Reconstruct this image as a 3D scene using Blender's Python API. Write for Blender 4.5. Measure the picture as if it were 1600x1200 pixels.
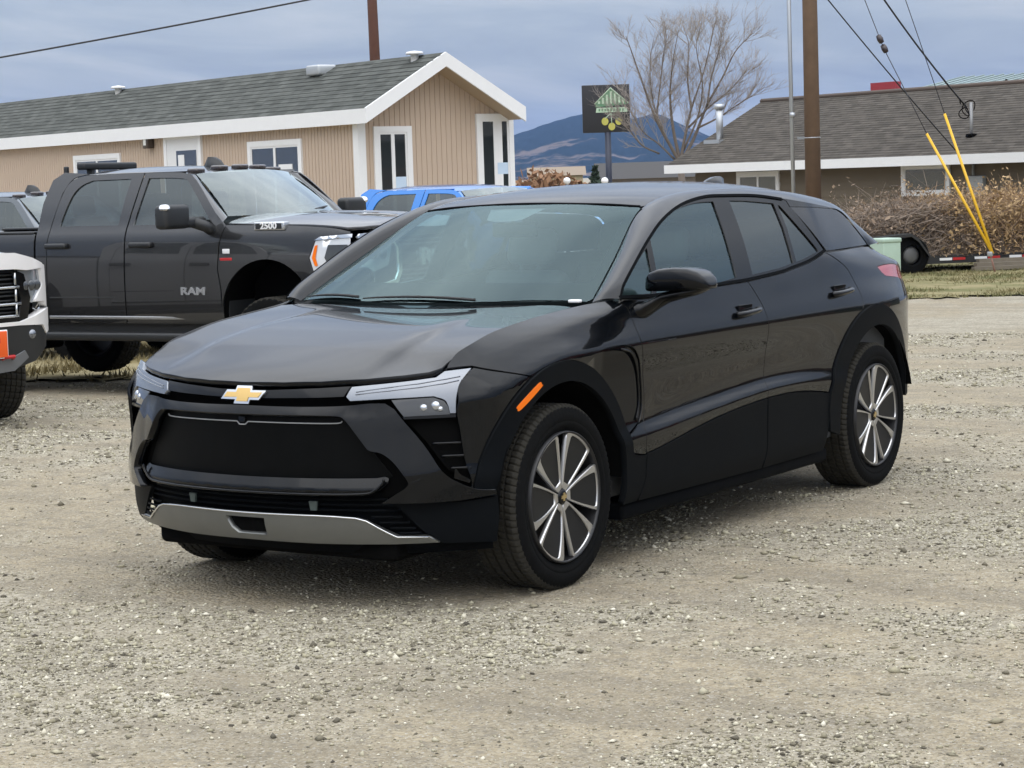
import bpy, bmesh, math, random
import numpy as np
from mathutils import Vector, Matrix
from mathutils.geometry import delaunay_2d_cdt
random.seed(7); rng = np.random.default_rng(7)
for o in list(bpy.data.objects): bpy.data.objects.remove(o)
SC = bpy.context.scene; COL = SC.collection
# ------------------------------------------------------------------ camera
CAM = np.array([5.5851, -7.3573, 1.6721]); YAW, PITCH, ROLL, FPX = -.5852, -.0947, -.0320, 3366.0
def cam_axes():
    cy, sy, cp, sp = math.cos(YAW), math.sin(YAW), math.cos(PITCH), math.sin(PITCH)
    f = np.array([sy*cp, cy*cp, sp]); r = np.array([cy, -sy, 0.]); u = np.cross(r, f)
    cr, sr = math.cos(ROLL), math.sin(ROLL)
    return cr*r+sr*u, -sr*r+cr*u, f
cam = bpy.data.cameras.new('camera'); camo = bpy.data.objects.new('camera', cam); COL.objects.link(camo)
_r, _u, _f = cam_axes()
camo.matrix_world = Matrix(((_r[0], _u[0], -_f[0], CAM[0]), (_r[1], _u[1], -_f[1], CAM[1]), (_r[2], _u[2], -_f[2], CAM[2]), (0, 0, 0, 1)))
cam.sensor_width = 36; cam.lens = FPX*36/1600; cam.clip_start = .1; cam.clip_end = 30000
SC.camera = camo
# ------------------------------------------------------------------ sky, sun, exposure
SUN_EL, SUN_AZ = math.radians(46), math.radians(140)
world = bpy.data.worlds.new('World'); SC.world = world; world.use_nodes = True
def build_sky():
    nt = world.node_tree; N = nt.nodes; L = nt.links; N.clear()
    out = N.new('ShaderNodeOutputWorld'); bg = N.new('ShaderNodeBackground'); L.new(bg.outputs[0], out.inputs[0])
    bg.inputs['Strength'].default_value = .10
    sky = N.new('ShaderNodeTexSky'); sky.sky_type = 'NISHITA'; sky.sun_disc = False
    sky.sun_elevation = SUN_EL; sky.sun_rotation = SUN_AZ; sky.air_density = 1.2; sky.dust_density = 2.0
    tc = N.new('ShaderNodeTexCoord'); sep = N.new('ShaderNodeSeparateXYZ'); L.new(tc.outputs['Generated'], sep.inputs[0])
    # flat cloud deck: direction / height gives plane coordinates of the cloud layer
    zz = N.new('ShaderNodeMath'); zz.operation = 'MAXIMUM'; L.new(sep.outputs['Z'], zz.inputs[0]); zz.inputs[1].default_value = .0
    za = N.new('ShaderNodeMath'); za.operation = 'ADD'; L.new(zz.outputs[0], za.inputs[0]); za.inputs[1].default_value = .10
    dx = N.new('ShaderNodeMath'); dx.operation = 'DIVIDE'; L.new(sep.outputs['X'], dx.inputs[0]); L.new(za.outputs[0], dx.inputs[1])
    dy = N.new('ShaderNodeMath'); dy.operation = 'DIVIDE'; L.new(sep.outputs['Y'], dy.inputs[0]); L.new(za.outputs[0], dy.inputs[1])
    cb = N.new('ShaderNodeCombineXYZ'); L.new(dx.outputs[0], cb.inputs[0]); L.new(dy.outputs[0], cb.inputs[1])
    mp = N.new('ShaderNodeMapping'); L.new(cb.outputs[0], mp.inputs[0]); mp.inputs['Scale'].default_value = (1.5, .95, 1); mp.inputs['Rotation'].default_value = (0, 0, .5); mp.inputs['Location'].default_value = (3.1, .4, 0)
    n1 = N.new('ShaderNodeTexNoise'); L.new(mp.outputs[0], n1.inputs['Vector']); n1.inputs['Scale'].default_value = .9; n1.inputs['Detail'].default_value = 7; n1.inputs['Roughness'].default_value = .55; n1.inputs['Distortion'].default_value = .5
    r1 = N.new('ShaderNodeValToRGB'); L.new(n1.outputs['Fac'], r1.inputs[0])
    e = r1.color_ramp.elements
    e[0].position = .32; e[0].color = (1.78, 2.12, 2.88, 1); e[1].position = .70; e[1].color = (3.35, 3.55, 3.97, 1)
    m = r1.color_ramp.elements.new(.50); m.color = (2.36, 2.70, 3.34, 1)
    # overcast sky grows brighter towards the zenith (CIE overcast sky)
    g = N.new('ShaderNodeMath'); g.operation = 'MULTIPLY_ADD'; L.new(zz.outputs[0], g.inputs[0]); g.inputs[1].default_value = 2.2; g.inputs[2].default_value = .92
    up = N.new('ShaderNodeMapRange'); up.interpolation_type = 'SMOOTHSTEP'; L.new(zz.outputs[0], up.inputs['Value']); up.inputs['From Min'].default_value = .10; up.inputs['From Max'].default_value = .75; up.inputs['To Max'].default_value = .85
    ov = N.new('ShaderNodeMix'); ov.data_type = 'RGBA'; L.new(up.outputs[0], ov.inputs[0]); L.new(r1.outputs[0], ov.inputs[6]); r2 = N.new('ShaderNodeValToRGB'); L.new(n1.outputs['Fac'], r2.inputs[0]); r2.color_ramp.elements[0].position = .36; r2.color_ramp.elements[0].color = (4.5, 4.75, 5.2, 1); r2.color_ramp.elements[1].position = .64; r2.color_ramp.elements[1].color = (8.0, 8.1, 8.2, 1); L.new(r2.outputs[0], ov.inputs[7])   # thick white and grey cloud overhead
    cl = N.new('ShaderNodeVectorMath'); cl.operation = 'SCALE'; L.new(ov.outputs[2], cl.inputs[0]); L.new(g.outputs[0], cl.inputs['Scale'])
    mix = N.new('ShaderNodeMix'); mix.data_type = 'RGBA'; mix.inputs['Factor'].default_value = .86
    L.new(sky.outputs[0], mix.inputs[6]); L.new(cl.outputs[0], mix.inputs[7]); L.new(mix.outputs[2], bg.inputs['Color'])
build_sky()
sun = bpy.data.lights.new('sun', 'SUN'); sun.energy = .6; sun.angle = math.radians(100); sun.color = (1, .97, .93)
suno = bpy.data.objects.new('sun', sun); COL.objects.link(suno)
sd = Vector((math.sin(SUN_AZ)*math.cos(SUN_EL), math.cos(SUN_AZ)*math.cos(SUN_EL), math.sin(SUN_EL)))
suno.rotation_euler = (-sd).to_track_quat('-Z', 'Y').to_euler()
vs = SC.view_settings; vs.view_transform = 'Standard'; vs.look = 'None'; vs.exposure = 0.70; vs.gamma = 1; vs.use_curve_mapping = False
# ------------------------------------------------------------------ materials
MATS = {}
def nodes_of(name):
    m = bpy.data.materials.new(name); m.use_nodes = True; MATS[name] = m
    nt = m.node_tree; b = nt.nodes['Principled BSDF']
    return m, nt.nodes, nt.links, b
def mat(name, col, rough=.5, metal=0., spec=.5, coat=0., coat_rough=.03, coat_ior=1.5, var=.0, vscale=6., bump=0., bscale=40., emit=None, dust=0.):
    """plain material with optional colour variation, fine relief and a film of dust on upward faces"""
    if name in MATS: return MATS[name]
    m, N, L, b = nodes_of(name)
    b.inputs['Base Color'].default_value = (*col, 1); b.inputs['Roughness'].default_value = rough; b.inputs['Metallic'].default_value = metal
    b.inputs['Specular IOR Level'].default_value = spec; b.inputs['Coat Weight'].default_value = coat; b.inputs['Coat Roughness'].default_value = coat_rough; b.inputs['Coat IOR'].default_value = coat_ior
    tc = N.new('ShaderNodeTexCoord')
    if var or dust:
        n = N.new('ShaderNodeTexNoise'); L.new(tc.outputs['Object'], n.inputs['Vector']); n.inputs['Scale'].default_value = vscale; n.inputs['Detail'].default_value = 6; n.inputs['Roughness'].default_value = .65
        mx = N.new('ShaderNodeMix'); mx.data_type = 'RGBA'; L.new(n.outputs['Fac'], mx.inputs[0])
        mx.inputs[6].default_value = (*[c*(1-var) for c in col], 1); mx.inputs[7].default_value = (*[min(1, c*(1+var)) for c in col], 1)
        L.new(mx.outputs[2], b.inputs['Base Color'])
        if dust:
            r = N.new('ShaderNodeMapRange'); L.new(n.outputs['Fac'], r.inputs['Value']); r.inputs['From Min'].default_value = .35; r.inputs['From Max'].default_value = .75
            r.inputs['To Min'].default_value = rough; r.inputs['To Max'].default_value = rough+dust; L.new(r.outputs[0], b.inputs['Roughness'])
    if bump:
        n2 = N.new('ShaderNodeTexNoise'); L.new(tc.outputs['Object'], n2.inputs['Vector']); n2.inputs['Scale'].default_value = bscale; n2.inputs['Detail'].default_value = 5
        bp = N.new('ShaderNodeBump'); bp.inputs['Strength'].default_value = bump; bp.inputs['Distance'].default_value = .01; L.new(n2.outputs['Fac'], bp.inputs['Height']); L.new(bp.outputs[0], b.inputs['Normal'])
    if emit:
        b.inputs['Emission Color'].default_value = (*col, 1); b.inputs['Emission Strength'].default_value = emit
    return m
def glass_mat(name, tint, refl=1.0, rough=.0, gloss=(.92, 1, .99)):
    """thin tinted pane: clear tint below, Fresnel mirror on top"""
    if name in MATS: return MATS[name]
    m = bpy.data.materials.new(name); m.use_nodes = True; MATS[name] = m
    N = m.node_tree.nodes; L = m.node_tree.links; N.clear()
    out = N.new('ShaderNodeOutputMaterial'); mx = N.new('ShaderNodeMixShader'); tr = N.new('ShaderNodeBsdfTransparent'); gl = N.new('ShaderNodeBsdfGlossy')
    tr.inputs[0].default_value = (*tint, 1); gl.inputs['Roughness'].default_value = rough; gl.inputs['Color'].default_value = (*gloss, 1)
    ge = N.new('ShaderNodeNewGeometry'); io = N.new('ShaderNodeMath'); io.operation = 'MULTIPLY_ADD'; L.new(ge.outputs['Backfacing'], io.inputs[0]); io.inputs[1].default_value = 1/1.6-1.6; io.inputs[2].default_value = 1.6
    fr = N.new('ShaderNodeFresnel'); L.new(io.outputs[0], fr.inputs[0])
    mu = N.new('ShaderNodeMath'); mu.operation = 'MULTIPLY'; mu.use_clamp = True; L.new(fr.outputs[0], mu.inputs[0]); mu.inputs[1].default_value = refl
    L.new(mu.outputs[0], mx.inputs[0]); L.new(tr.outputs[0], mx.inputs[1]); L.new(gl.outputs[0], mx.inputs[2]); L.new(mx.outputs[0], out.inputs[0])
    return m
# ------------------------------------------------------------------ object helpers
def link(o, parent=None):
    COL.objects.link(o)
    if parent is not None: o.parent = parent
    return o
def tag(o, label=None, cat=None, group=None, kind=None):
    if label: o['label'] = label
    if cat: o['category'] = cat
    if group: o['group'] = group
    if kind: o['kind'] = kind
    return o
def thing(name, label, cat, loc=(0, 0, 0), rz=0., group=None):
    o = bpy.data.objects.new(name, None); o.empty_display_size = .2; o.location = loc; o.rotation_euler = (0, 0, rz); link(o)
    return tag(o, label, cat, group)
def mesh(name, V, Fc, m, parent=None, smooth=False, N=None):
    me = bpy.data.meshes.new(name); me.from_pydata([tuple(map(float, v)) for v in V], [], [tuple(int(i) for i in f) for f in Fc])
    if smooth: me.polygons.foreach_set('use_smooth', [True]*len(me.polygons))
    me.materials.append(m); me.update()
    if N is not None: me.normals_split_custom_set_from_vertices([tuple(map(float, n)) for n in N])
    return link(bpy.data.objects.new(name, me), parent)
class MB:
    """collects boxes, prisms, tubes, lathes and builds ONE mesh object"""
    def __init__(s): s.V = []; s.F = []; s.sm = []
    def add(s, V, Fc, smooth=False):
        o = len(s.V); s.V += [tuple(map(float, v)) for v in V]; s.F += [tuple(int(i)+o for i in f) for f in Fc]; s.sm += [smooth]*len(Fc); return s
    def box(s, x0, x1, y0, y1, z0, z1, M=None):
        V = [(x, y, z) for x in (x0, x1) for y in (y0, y1) for z in (z0, z1)]
        if M is not None: V = [tuple(M @ Vector(v)) for v in V]
        return s.add(V, [(0, 1, 3, 2), (4, 6, 7, 5), (0, 4, 5, 1), (2, 3, 7, 6), (0, 2, 6, 4), (1, 5, 7, 3)])
    def rbox(s, x0, x1, y0, y1, z0, z1, r, M=None, n=3):
        """box with rounded edges"""
        bm = bmesh.new(); bmesh.ops.create_cube(bm, size=1)
        for v in bm.verts: v.co = Vector(((x0+x1)/2+v.co.x*(x1-x0), (y0+y1)/2+v.co.y*(y1-y0), (z0+z1)/2+v.co.z*(z1-z0)))
        bmesh.ops.bevel(bm, geom=list(bm.edges), offset=r, segments=n, profile=.5, affect='EDGES')
        V = [tuple(M @ v.co) if M is not None else tuple(v.co) for v in bm.verts]; bm.verts.index_update()
        Fc = [[v.index for v in f.verts] for f in bm.faces]; bm.free(); return s.add(V, Fc, True)
    def prism(s, poly, axis, a, b):
        """extrude a 2D polygon along axis x, y or z from a to b (other two axes in order)"""
        def P(p, t): return {'x': (t, p[0], p[1]), 'y': (p[0], t, p[1]), 'z': (p[0], p[1], t)}[axis]
        n = len(poly); area = sum(poly[i][0]*poly[(i+1) % n][1]-poly[(i+1) % n][0]*poly[i][1] for i in range(n))
        if axis == 'y': area = -area
        if (area < 0) != (b < a): poly = poly[::-1]
        V = [P(p, a) for p in poly]+[P(p, b) for p in poly]
        return s.add(V, [tuple(range(n))[::-1], tuple(range(n, 2*n))]+[(i, (i+1) % n, n+(i+1) % n, n+i) for i in range(n)])
    def tube(s, pts, r, n=8, caps=True):
        P = [Vector(p) for p in pts]; k = len(P); R = r if hasattr(r, '__len__') else [r]*k
        V = []; prev = None
        for i in range(k):
            t = (P[min(i+1, k-1)]-P[max(i-1, 0)]).normalized()
            if prev is None: prev = t.orthogonal().normalized()
            a = (prev-t*prev.dot(t)).normalized(); b = t.cross(a); prev = a
            V += [P[i]+(a*math.cos(2*math.pi*j/n)+b*math.sin(2*math.pi*j/n))*R[i] for j in range(n)]
        Fc = [(i*n+j, i*n+(j+1) % n, (i+1)*n+(j+1) % n, (i+1)*n+j) for i in range(k-1) for j in range(n)]
        if caps: Fc += [tuple(range(n))[::-1], tuple(range((k-1)*n, k*n))]
        return s.add(V, Fc, True)
    def lathe(s, prof, n=48, M=None, close=False):
        """revolve (radius, axial) profile about the x axis"""
        k = len(prof); V = []
        for j in range(n):
            a = 2*math.pi*j/n
            for (r, x) in prof: V.append(Vector((x, r*math.cos(a), r*math.sin(a))))
        if M is not None: V = [M @ v for v in V]
        Fc = [(j*k+i, ((j+1) % n)*k+i, ((j+1) % n)*k+i+1, j*k+i+1) for j in range(n) for i in range(k-1)]
        return s.add(V, Fc, True)
    def build(s, name, m, parent=None, auto=None):
        me = bpy.data.meshes.new(name); me.from_pydata(s.V, [], s.F); me.polygons.foreach_set('use_smooth', s.sm); me.materials.append(m); me.update()
        if auto is not None:
            me.polygons.foreach_set('use_smooth', [True]*len(me.polygons)); me.set_sharp_from_angle(angle=math.radians(auto))
        return link(bpy.data.objects.new(name, me), parent)
def cr(pts, n=8, closed=False):
    """Catmull-Rom through the points"""
    P = np.array(pts, float)
    if len(P) < 3 and not closed: return [tuple(P[0]+(P[-1]-P[0])*t) for t in np.linspace(0, 1, n+1)]
    k = len(P); out = []
    for i in range(k if closed else k-1):
        if closed: a, b, c_, d = P[(i-1) % k], P[i], P[(i+1) % k], P[(i+2) % k]
        else:
            b, c_ = P[i], P[i+1]; a = P[i-1] if i > 0 else 2*b-c_; d = P[i+2] if i+2 < k else 2*c_-b
        for t in np.arange(n)/n:
            out.append(tuple(.5*((2*b)+(-a+c_)*t+(2*a-5*b+4*c_-d)*t*t+(-a+3*b-3*c_+d)*t**3)))
    if not closed: out.append(tuple(P[-1]))
    return out
def arc(cx, cy, r, a0, a1, n=28):
    return [(cx+r*math.cos(math.radians(a)), cy+r*math.sin(math.radians(a))) for a in np.linspace(a0, a1, n)]
def in_poly(P, poly):
    x, y = P[:, 0], P[:, 1]; c_ = np.zeros(len(P), bool); q = np.array(poly); j = len(q)-1
    for i in range(len(q)):
        xi, yi = q[i]; xj, yj = q[j]
        with np.errstate(all='ignore'):
            c_ ^= ((yi > y) != (yj > y)) & (x < (xj-xi)*(y-yi)/(yj-yi+1e-30)+xi)
        j = i
    return c_
def resample(poly, step):
    out = []; k = len(poly)
    for i in range(k):
        a = np.array(poly[i], float); b = np.array(poly[(i+1) % k], float); d = np.linalg.norm(b-a)
        if d < 1e-6: continue
        n = max(1, int(math.ceil(d/step)))
        out += [tuple(a+(b-a)*t/n) for t in range(n)]
    return out
def inset(poly, g):
    q = np.array(poly, float); k = len(q)
    area = np.sum(q[:, 0]*np.roll(q[:, 1], -1)-np.roll(q[:, 0], -1)*q[:, 1])
    e = np.roll(q, -1, 0)-q; e /= np.linalg.norm(e, axis=1)[:, None]+1e-12
    n = np.stack([-e[:, 1], e[:, 0]], 1)*(1 if area > 0 else -1)
    b = n+np.roll(n, 1, 0); b /= np.maximum((b*b).sum(1)[:, None]/2, .5)
    return [tuple(v) for v in q+b*g]
def triangulate(poly, step, holes=()):
    loops = [resample(poly, step*.9)]+[resample(h, step*.9) for h in holes]
    V = []; E = []
    for lp in loops:
        o = len(V); V += lp; E += [(o+i, o+(i+1) % len(lp)) for i in range(len(lp))]
    B = np.array(V); lo, hi = B.min(0), B.max(0)
    gx, gy = np.meshgrid(np.arange(lo[0]+step*.37, hi[0], step), np.arange(lo[1]+step*.41, hi[1], step)); g = np.stack([gx.ravel(), gy.ravel()], 1)
    if len(g):
        ok = in_poly(g, loops[0])
        for h in loops[1:]: ok &= ~in_poly(g, h)
        g = g[ok]
        if len(g):
            keep = np.ones(len(g), bool)
            for i in range(0, len(g), 2000):
                d = ((g[i:i+2000, None, :]-B[None])**2).sum(2).min(1); keep[i:i+2000] = d > (step*.5)**2
            g = g[keep]
    r = delaunay_2d_cdt([Vector(v) for v in V]+[Vector(v) for v in g], E, [], 0, 1e-5)
    P = np.array([tuple(v) for v in r[0]]); T = np.array([f for f in r[2] if len(f) == 3])
    ctr = P[T].mean(1); ok = in_poly(ctr, loops[0])
    for h in loops[1:]: ok &= ~in_poly(ctr, h)
    T = T[ok]
    a = P[T]; ar = (a[:, 1, 0]-a[:, 0, 0])*(a[:, 2, 1]-a[:, 0, 1])-(a[:, 2, 0]-a[:, 0, 0])*(a[:, 1, 1]-a[:, 0, 1])
    T = T[np.abs(ar) > 1e-10]; ar = ar[np.abs(ar) > 1e-10]
    T[ar < 0] = T[ar < 0][:, ::-1]
    used = np.unique(T); mp = -np.ones(len(P), int); mp[used] = np.arange(len(used))
    return P[used], mp[T]
def panel(name, poly, chart, m, parent, step=.05, holes=(), depth=.012, off=0., gap=0., mirror=False, sub=None):
    """a sheet-metal panel: polygon in chart coordinates, lifted onto the body surface, with folded edges"""
    if gap: poly = inset(resample(poly, step*.9), gap)
    P, T = triangulate(poly, step, holes)
    fn, out = chart[:2]
    if callable(off):
        f0, o0, ax = fn, off, np.array(out, float); fn = lambda a, b: f0(a, b)+ax*o0(np.stack([a, b], 1))[:, None]; off = 0.; chart = (fn, out)
    X = fn(P[:, 0], P[:, 1]); e = .004
    da = fn(P[:, 0]+e, P[:, 1])-fn(P[:, 0]-e, P[:, 1]); db = fn(P[:, 0], P[:, 1]+e)-fn(P[:, 0], P[:, 1]-e)
    Nn = np.cross(da, db) if len(chart) < 3 else chart[2](P[:, 0], P[:, 1]); Nn /= np.linalg.norm(Nn, axis=1)[:, None]+1e-12
    s = np.sign((Nn @ np.array(out)).mean()); Nn = Nn*s
    s = s if len(chart) < 3 else 1.
    if s < 0: T = T[:, ::-1]
    X = X+Nn*(off if np.isscalar(off) else off(P)[:, None])
    Fc = [tuple(t) for t in T]; V = X; NN = Nn
    if depth:
        ed = {}
        for t in T:
            for i in range(3): ed[(t[i], t[(i+1) % 3])] = 1
        bd = [(a, b) for (a, b) in ed if (b, a) not in ed]
        if bd:
            idx = {}; extraV = []; extraN = []
            n0 = len(X)
            for (a, b) in bd:
                for v in (a, b):
                    if v not in idx: idx[v] = len(idx)
            keys = list(idx); k = len(keys); side = np.zeros((k, 3))
            for (a, b) in bd:
                d = np.cross(X[b]-X[a], Nn[a]); d /= np.linalg.norm(d)+1e-12
                side[idx[a]] += d; side[idx[b]] += d
            side /= np.linalg.norm(side, axis=1)[:, None]+1e-12
            top = X[keys]; bot = top-Nn[keys]*depth
            nmid = side*.8+Nn[keys]*.6
            V = np.vstack([X, top, bot]); NN = np.vstack([Nn, nmid, side])
            Fc += [(n0+idx[b], n0+idx[a], n0+k+idx[a], n0+k+idx[b]) for (a, b) in bd]
    o = mesh(name, V, Fc, m, parent, True, NN)
    if mirror:
        sx = np.array([-1, 1, 1]); o2 = mesh(name, V*sx, [f[::-1] for f in Fc], m, parent if not isinstance(mirror, bpy.types.Object) else mirror, True, NN*sx)
        return o, o2
    return o
def mirrored(o, parent=None):
    """copy of a part on the other side of the car (x -> -x)"""
    me = o.data.copy(); n = len(me.vertices); co = np.empty(n*3); me.vertices.foreach_get('co', co); co = co.reshape(-1, 3); co[:, 0] *= -1; me.vertices.foreach_set('co', co.ravel()); me.flip_normals()
    o2 = bpy.data.objects.new(o.name.split('.')[0], me); o2.location = (-o.location.x, o.location.y, o.location.z); o2.rotation_euler = o.rotation_euler
    return link(o2, parent if parent is not None else o.parent)
def strip(name, A, B, m, parent, bulge=0., n=8, out=None):
    """smooth strip between two 3D curves with equal counts, bulged outwards"""
    A = np.array(A); B = np.array(B); k = len(A); V = []
    for i in range(k):
        d = B[i]-A[i]; t = A[min(i+1, k-1)]-A[max(i-1, 0)]; nn = np.cross(t, d); nn /= np.linalg.norm(nn)+1e-9
        if out is not None and nn @ np.array(out) < 0: nn = -nn
        for j in range(n+1):
            u = j/n; V.append(A[i]+d*u+nn*bulge*4*u*(1-u)*np.linalg.norm(d))
    Fc = [(i*(n+1)+j, i*(n+1)+j+1, (i+1)*(n+1)+j+1, (i+1)*(n+1)+j) for i in range(k-1) for j in range(n)]
    V = np.array(V); a = V[list(Fc[len(Fc)//2])]; nn = np.cross(a[1]-a[0], a[2]-a[0])
    if out is not None and nn @ np.array(out) < 0: Fc = [f[::-1] for f in Fc]
    return mesh(name, V, Fc, m, parent, True)
def text_mesh(body, size, m, name, parent, M, extrude=.004, align='CENTER', bold=0., shear=0., sx=1.):
    cu = bpy.data.curves.new(name, 'FONT'); cu.body = body; cu.size = size; cu.extrude = extrude; cu.align_x = align; cu.align_y = 'CENTER'; cu.offset = bold; cu.shear = shear
    cu.resolution_u = 3
    o = bpy.data.objects.new(name, cu); COL.objects.link(o); dg = bpy.context.evaluated_depsgraph_get()
    me = bpy.data.meshes.new_from_object(o.evaluated_get(dg)); bpy.data.objects.remove(o); bpy.data.curves.remove(cu)
    me.transform(M @ Matrix.Diagonal((sx, 1, 1, 1))); me.materials.clear(); me.materials.append(m)
    me.name = name
    return link(bpy.data.objects.new(name, me), parent)
def copy_tree(o, parent=None):
    c_ = o.copy(); COL.objects.link(c_); c_.parent = parent
    for ch in list(o.children): copy_tree(ch, c_)
    return c_
def ray_dir(px, py):
    d = _f+(px-800)/FPX*_r-(py-600)/FPX*_u; return d
def at(px, py, depth):
    """world point seen at a photo pixel at a given depth along the view axis (used to measure the place out)"""
    return CAM+ray_dir(px, py)*depth

# ------------------------------------------------------------------ shared vehicle materials
RUBBER = mat('tyre rubber', (.0065, .0067, .0068), .85, spec=.06, var=.35, vscale=30, bump=.15, bscale=120)
BLACKPL = mat('black textured plastic', (.0040, .0046, .0055), .6, spec=.03, bump=.08, bscale=300, var=.2)
CLAD = mat('charcoal cladding plastic', (.0048, .0057, .0068), .5, spec=.04, bump=.06, bscale=400, var=.15)
GLOSSBLK = mat('gloss black plastic', (.004, .0044, .005), .10, spec=.26)
DARK = mat('dark cavity', (.004, .004, .004), .95, spec=.05)
CHROME = mat('chrome', (.72, .73, .74), .10, metal=1)
SILVER = mat('machined aluminium', (.50, .50, .50), .30, metal=.9)
GREYW = mat('dark grey wheel paint', (.013, .013, .013), .45, spec=.2)
LAMPGL = mat('clear lamp lens', (.20, .215, .24), .22, metal=.75, coat=.8)
AMBER = mat('amber reflector', (.85, .17, .003), .35, spec=.25)
REDL = mat('red lamp lens', (.42, .03, .03), .15, coat=1)
SEAT = mat('grey upholstery', (.16, .162, .165), .8, var=.2)
WSGLASS = glass_mat('green tinted windscreen', (.56, .71, .72), .95, gloss=(.74, .96, .98))
PRIVGLASS = glass_mat('dark privacy glass', (.08, .09, .095), 1.15)
PAINT = mat('black car paint', (.0022, .0028, .0038), .3, coat=1.0, coat_rough=.004, coat_ior=1.34, spec=.03)

def tyre_mesh(name, R, rb, w, nb, parent, blocky=.0):
    """tyre with sidewall bulge, circumferential grooves and cross sipes; axis x, centred on x=0"""
    h = w/2
    prof = [(rb-.006, -h*.78), (rb+.004, -h*.86), (rb+.02, -h*.93), (rb+.028, -h*.965), (rb+.036, -h*.968), (rb+.04, -h*.955), (rb+(R-rb)*.5, -h*1.0), (R-.035, -h*.97), (R-.014, -h*.90), (R-.004, -h*.80)]
    tread = []
    gx = [-.52, -.18, .18, .52]; gw = .055
    e0 = -.76
    for g in gx:
        tread += [(R, h*(e0)), (R, h*(g-gw)), (R-.009, h*(g-gw+.012)), (R-.009, h*(g+gw-.012)), (R, h*(g+gw))]; e0 = g+gw+.004
    tread += [(R, h*.76)]
    prof = prof+tread+[(r, -x) for (r, x) in reversed(prof)]
    n = nb*4; k = len(prof); V = []; nT0 = 8; nT1 = k-9
    for j in range(n):
        a = 2*math.pi*j/n
        for i, (r, x) in enumerate(prof):
            ax = a+abs(x)/h*.06*(1 if x > 0 else -1)
            rr = r
            if nT0 <= i <= nT1 and (j % 4 == 0): rr = r-(.006+blocky) if r > R-.03 else r
            V.append((x, rr*math.cos(ax), rr*math.sin(ax)))
    Fc = [(j*k+i, ((j+1) % n)*k+i, ((j+1) % n)*k+i+1, j*k+i+1) for j in range(n) for i in range(k-1)]
    o = mesh(name, V, [f[::-1] for f in Fc], RUBBER, parent, True); o.data.materials.append(mat('dusty tyre tread', (.030, .028, .023), .95, var=.3, vscale=25, spec=.2)); o.data.polygons.foreach_set('material_index', [1 if nT0 <= i < nT1 else 0 for j in range(n) for i in range(k-1)]); o.data.set_sharp_from_angle(angle=math.radians(35)); return o

# ---- smooth body surfaces of the black crossover (x = driver's left, y = rearward, z = up)
def spline1(tab):
    """natural cubic spline through a table [(t, v), ...]; linear outside"""
    t = np.array([a[0] for a in tab], float); v = np.array([a[1] for a in tab], float)
    n = len(t); h = np.diff(t); A = np.zeros((n, n)); b = np.zeros(n); A[0, 0] = A[-1, -1] = 1
    for i in range(1, n - 1):
        A[i, i-1] = h[i-1]; A[i, i] = 2*(h[i-1]+h[i]); A[i, i+1] = h[i]
        b[i] = 6*((v[i+1]-v[i])/h[i]-(v[i]-v[i-1])/h[i-1])
    m = np.linalg.solve(A, b)
    s0 = (v[1]-v[0])/h[0]-h[0]*(2*m[0]+m[1])/6; s1 = (v[-1]-v[-2])/h[-1]+h[-1]*(m[-2]+2*m[-1])/6
    def f(x):
        x = np.asarray(x, float); i = np.clip(np.searchsorted(t, x)-1, 0, n-2)
        a = t[i+1]-x; c = x-t[i]; H = h[i]
        r = m[i]*a**3/(6*H)+m[i+1]*c**3/(6*H)+(v[i]/H-m[i]*H/6)*a+(v[i+1]/H-m[i+1]*H/6)*c
        r = np.where(x < t[0], v[0]+s0*(x-t[0]), r)
        return np.where(x > t[-1], v[-1]+s1*(x-t[-1]), r)
    return f
def pchip_rows(Z, X, z):
    """row-wise monotone cubic: Z, X (N,K) knots, z (N,)"""
    h = np.diff(Z, axis=1); d = np.diff(X, axis=1)/h
    m = np.zeros_like(X); w1 = 2*h[:, 1:]+h[:, :-1]; w2 = h[:, 1:]+2*h[:, :-1]
    same = d[:, 1:]*d[:, :-1] > 0
    with np.errstate(all='ignore'):
        m[:, 1:-1] = np.where(same, (w1+w2)/(w1/d[:, :-1]+w2/d[:, 1:]), 0)
    m[:, 0] = d[:, 0]; m[:, -1] = d[:, -1]
    i = np.clip((z[:, None] >= Z).sum(1)-1, 0, Z.shape[1]-2); r = np.arange(len(z))
    H = h[r, i]; t = (z-Z[r, i])/H
    a, b = X[r, i], X[r, i+1]; ma, mb = m[r, i]*H, m[r, i+1]*H
    v = (2*t**3-3*t**2+1)*a+(t**3-2*t**2+t)*ma+(-2*t**3+3*t**2)*b+(t**3-t**2)*mb
    v = np.where(t < 0, a+ma*t, v)
    return np.where(t > 1, b+mb*(t-1), v)
def blur_grid(G, sa, sb):
    for ax, s in ((0, sa), (1, sb)):
        k = int(3*s)+1; w = np.exp(-.5*(np.arange(-k, k+1)/s)**2); w /= w.sum()
        pad = [(0, 0), (0, 0)]; pad[ax] = (k, k)
        # linear (odd) padding so that edges keep their slope
        P = np.pad(G, pad, mode='reflect', reflect_type='odd')
        G = np.apply_along_axis(lambda v: np.convolve(v, w, 'valid'), ax, P)
    return G
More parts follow.
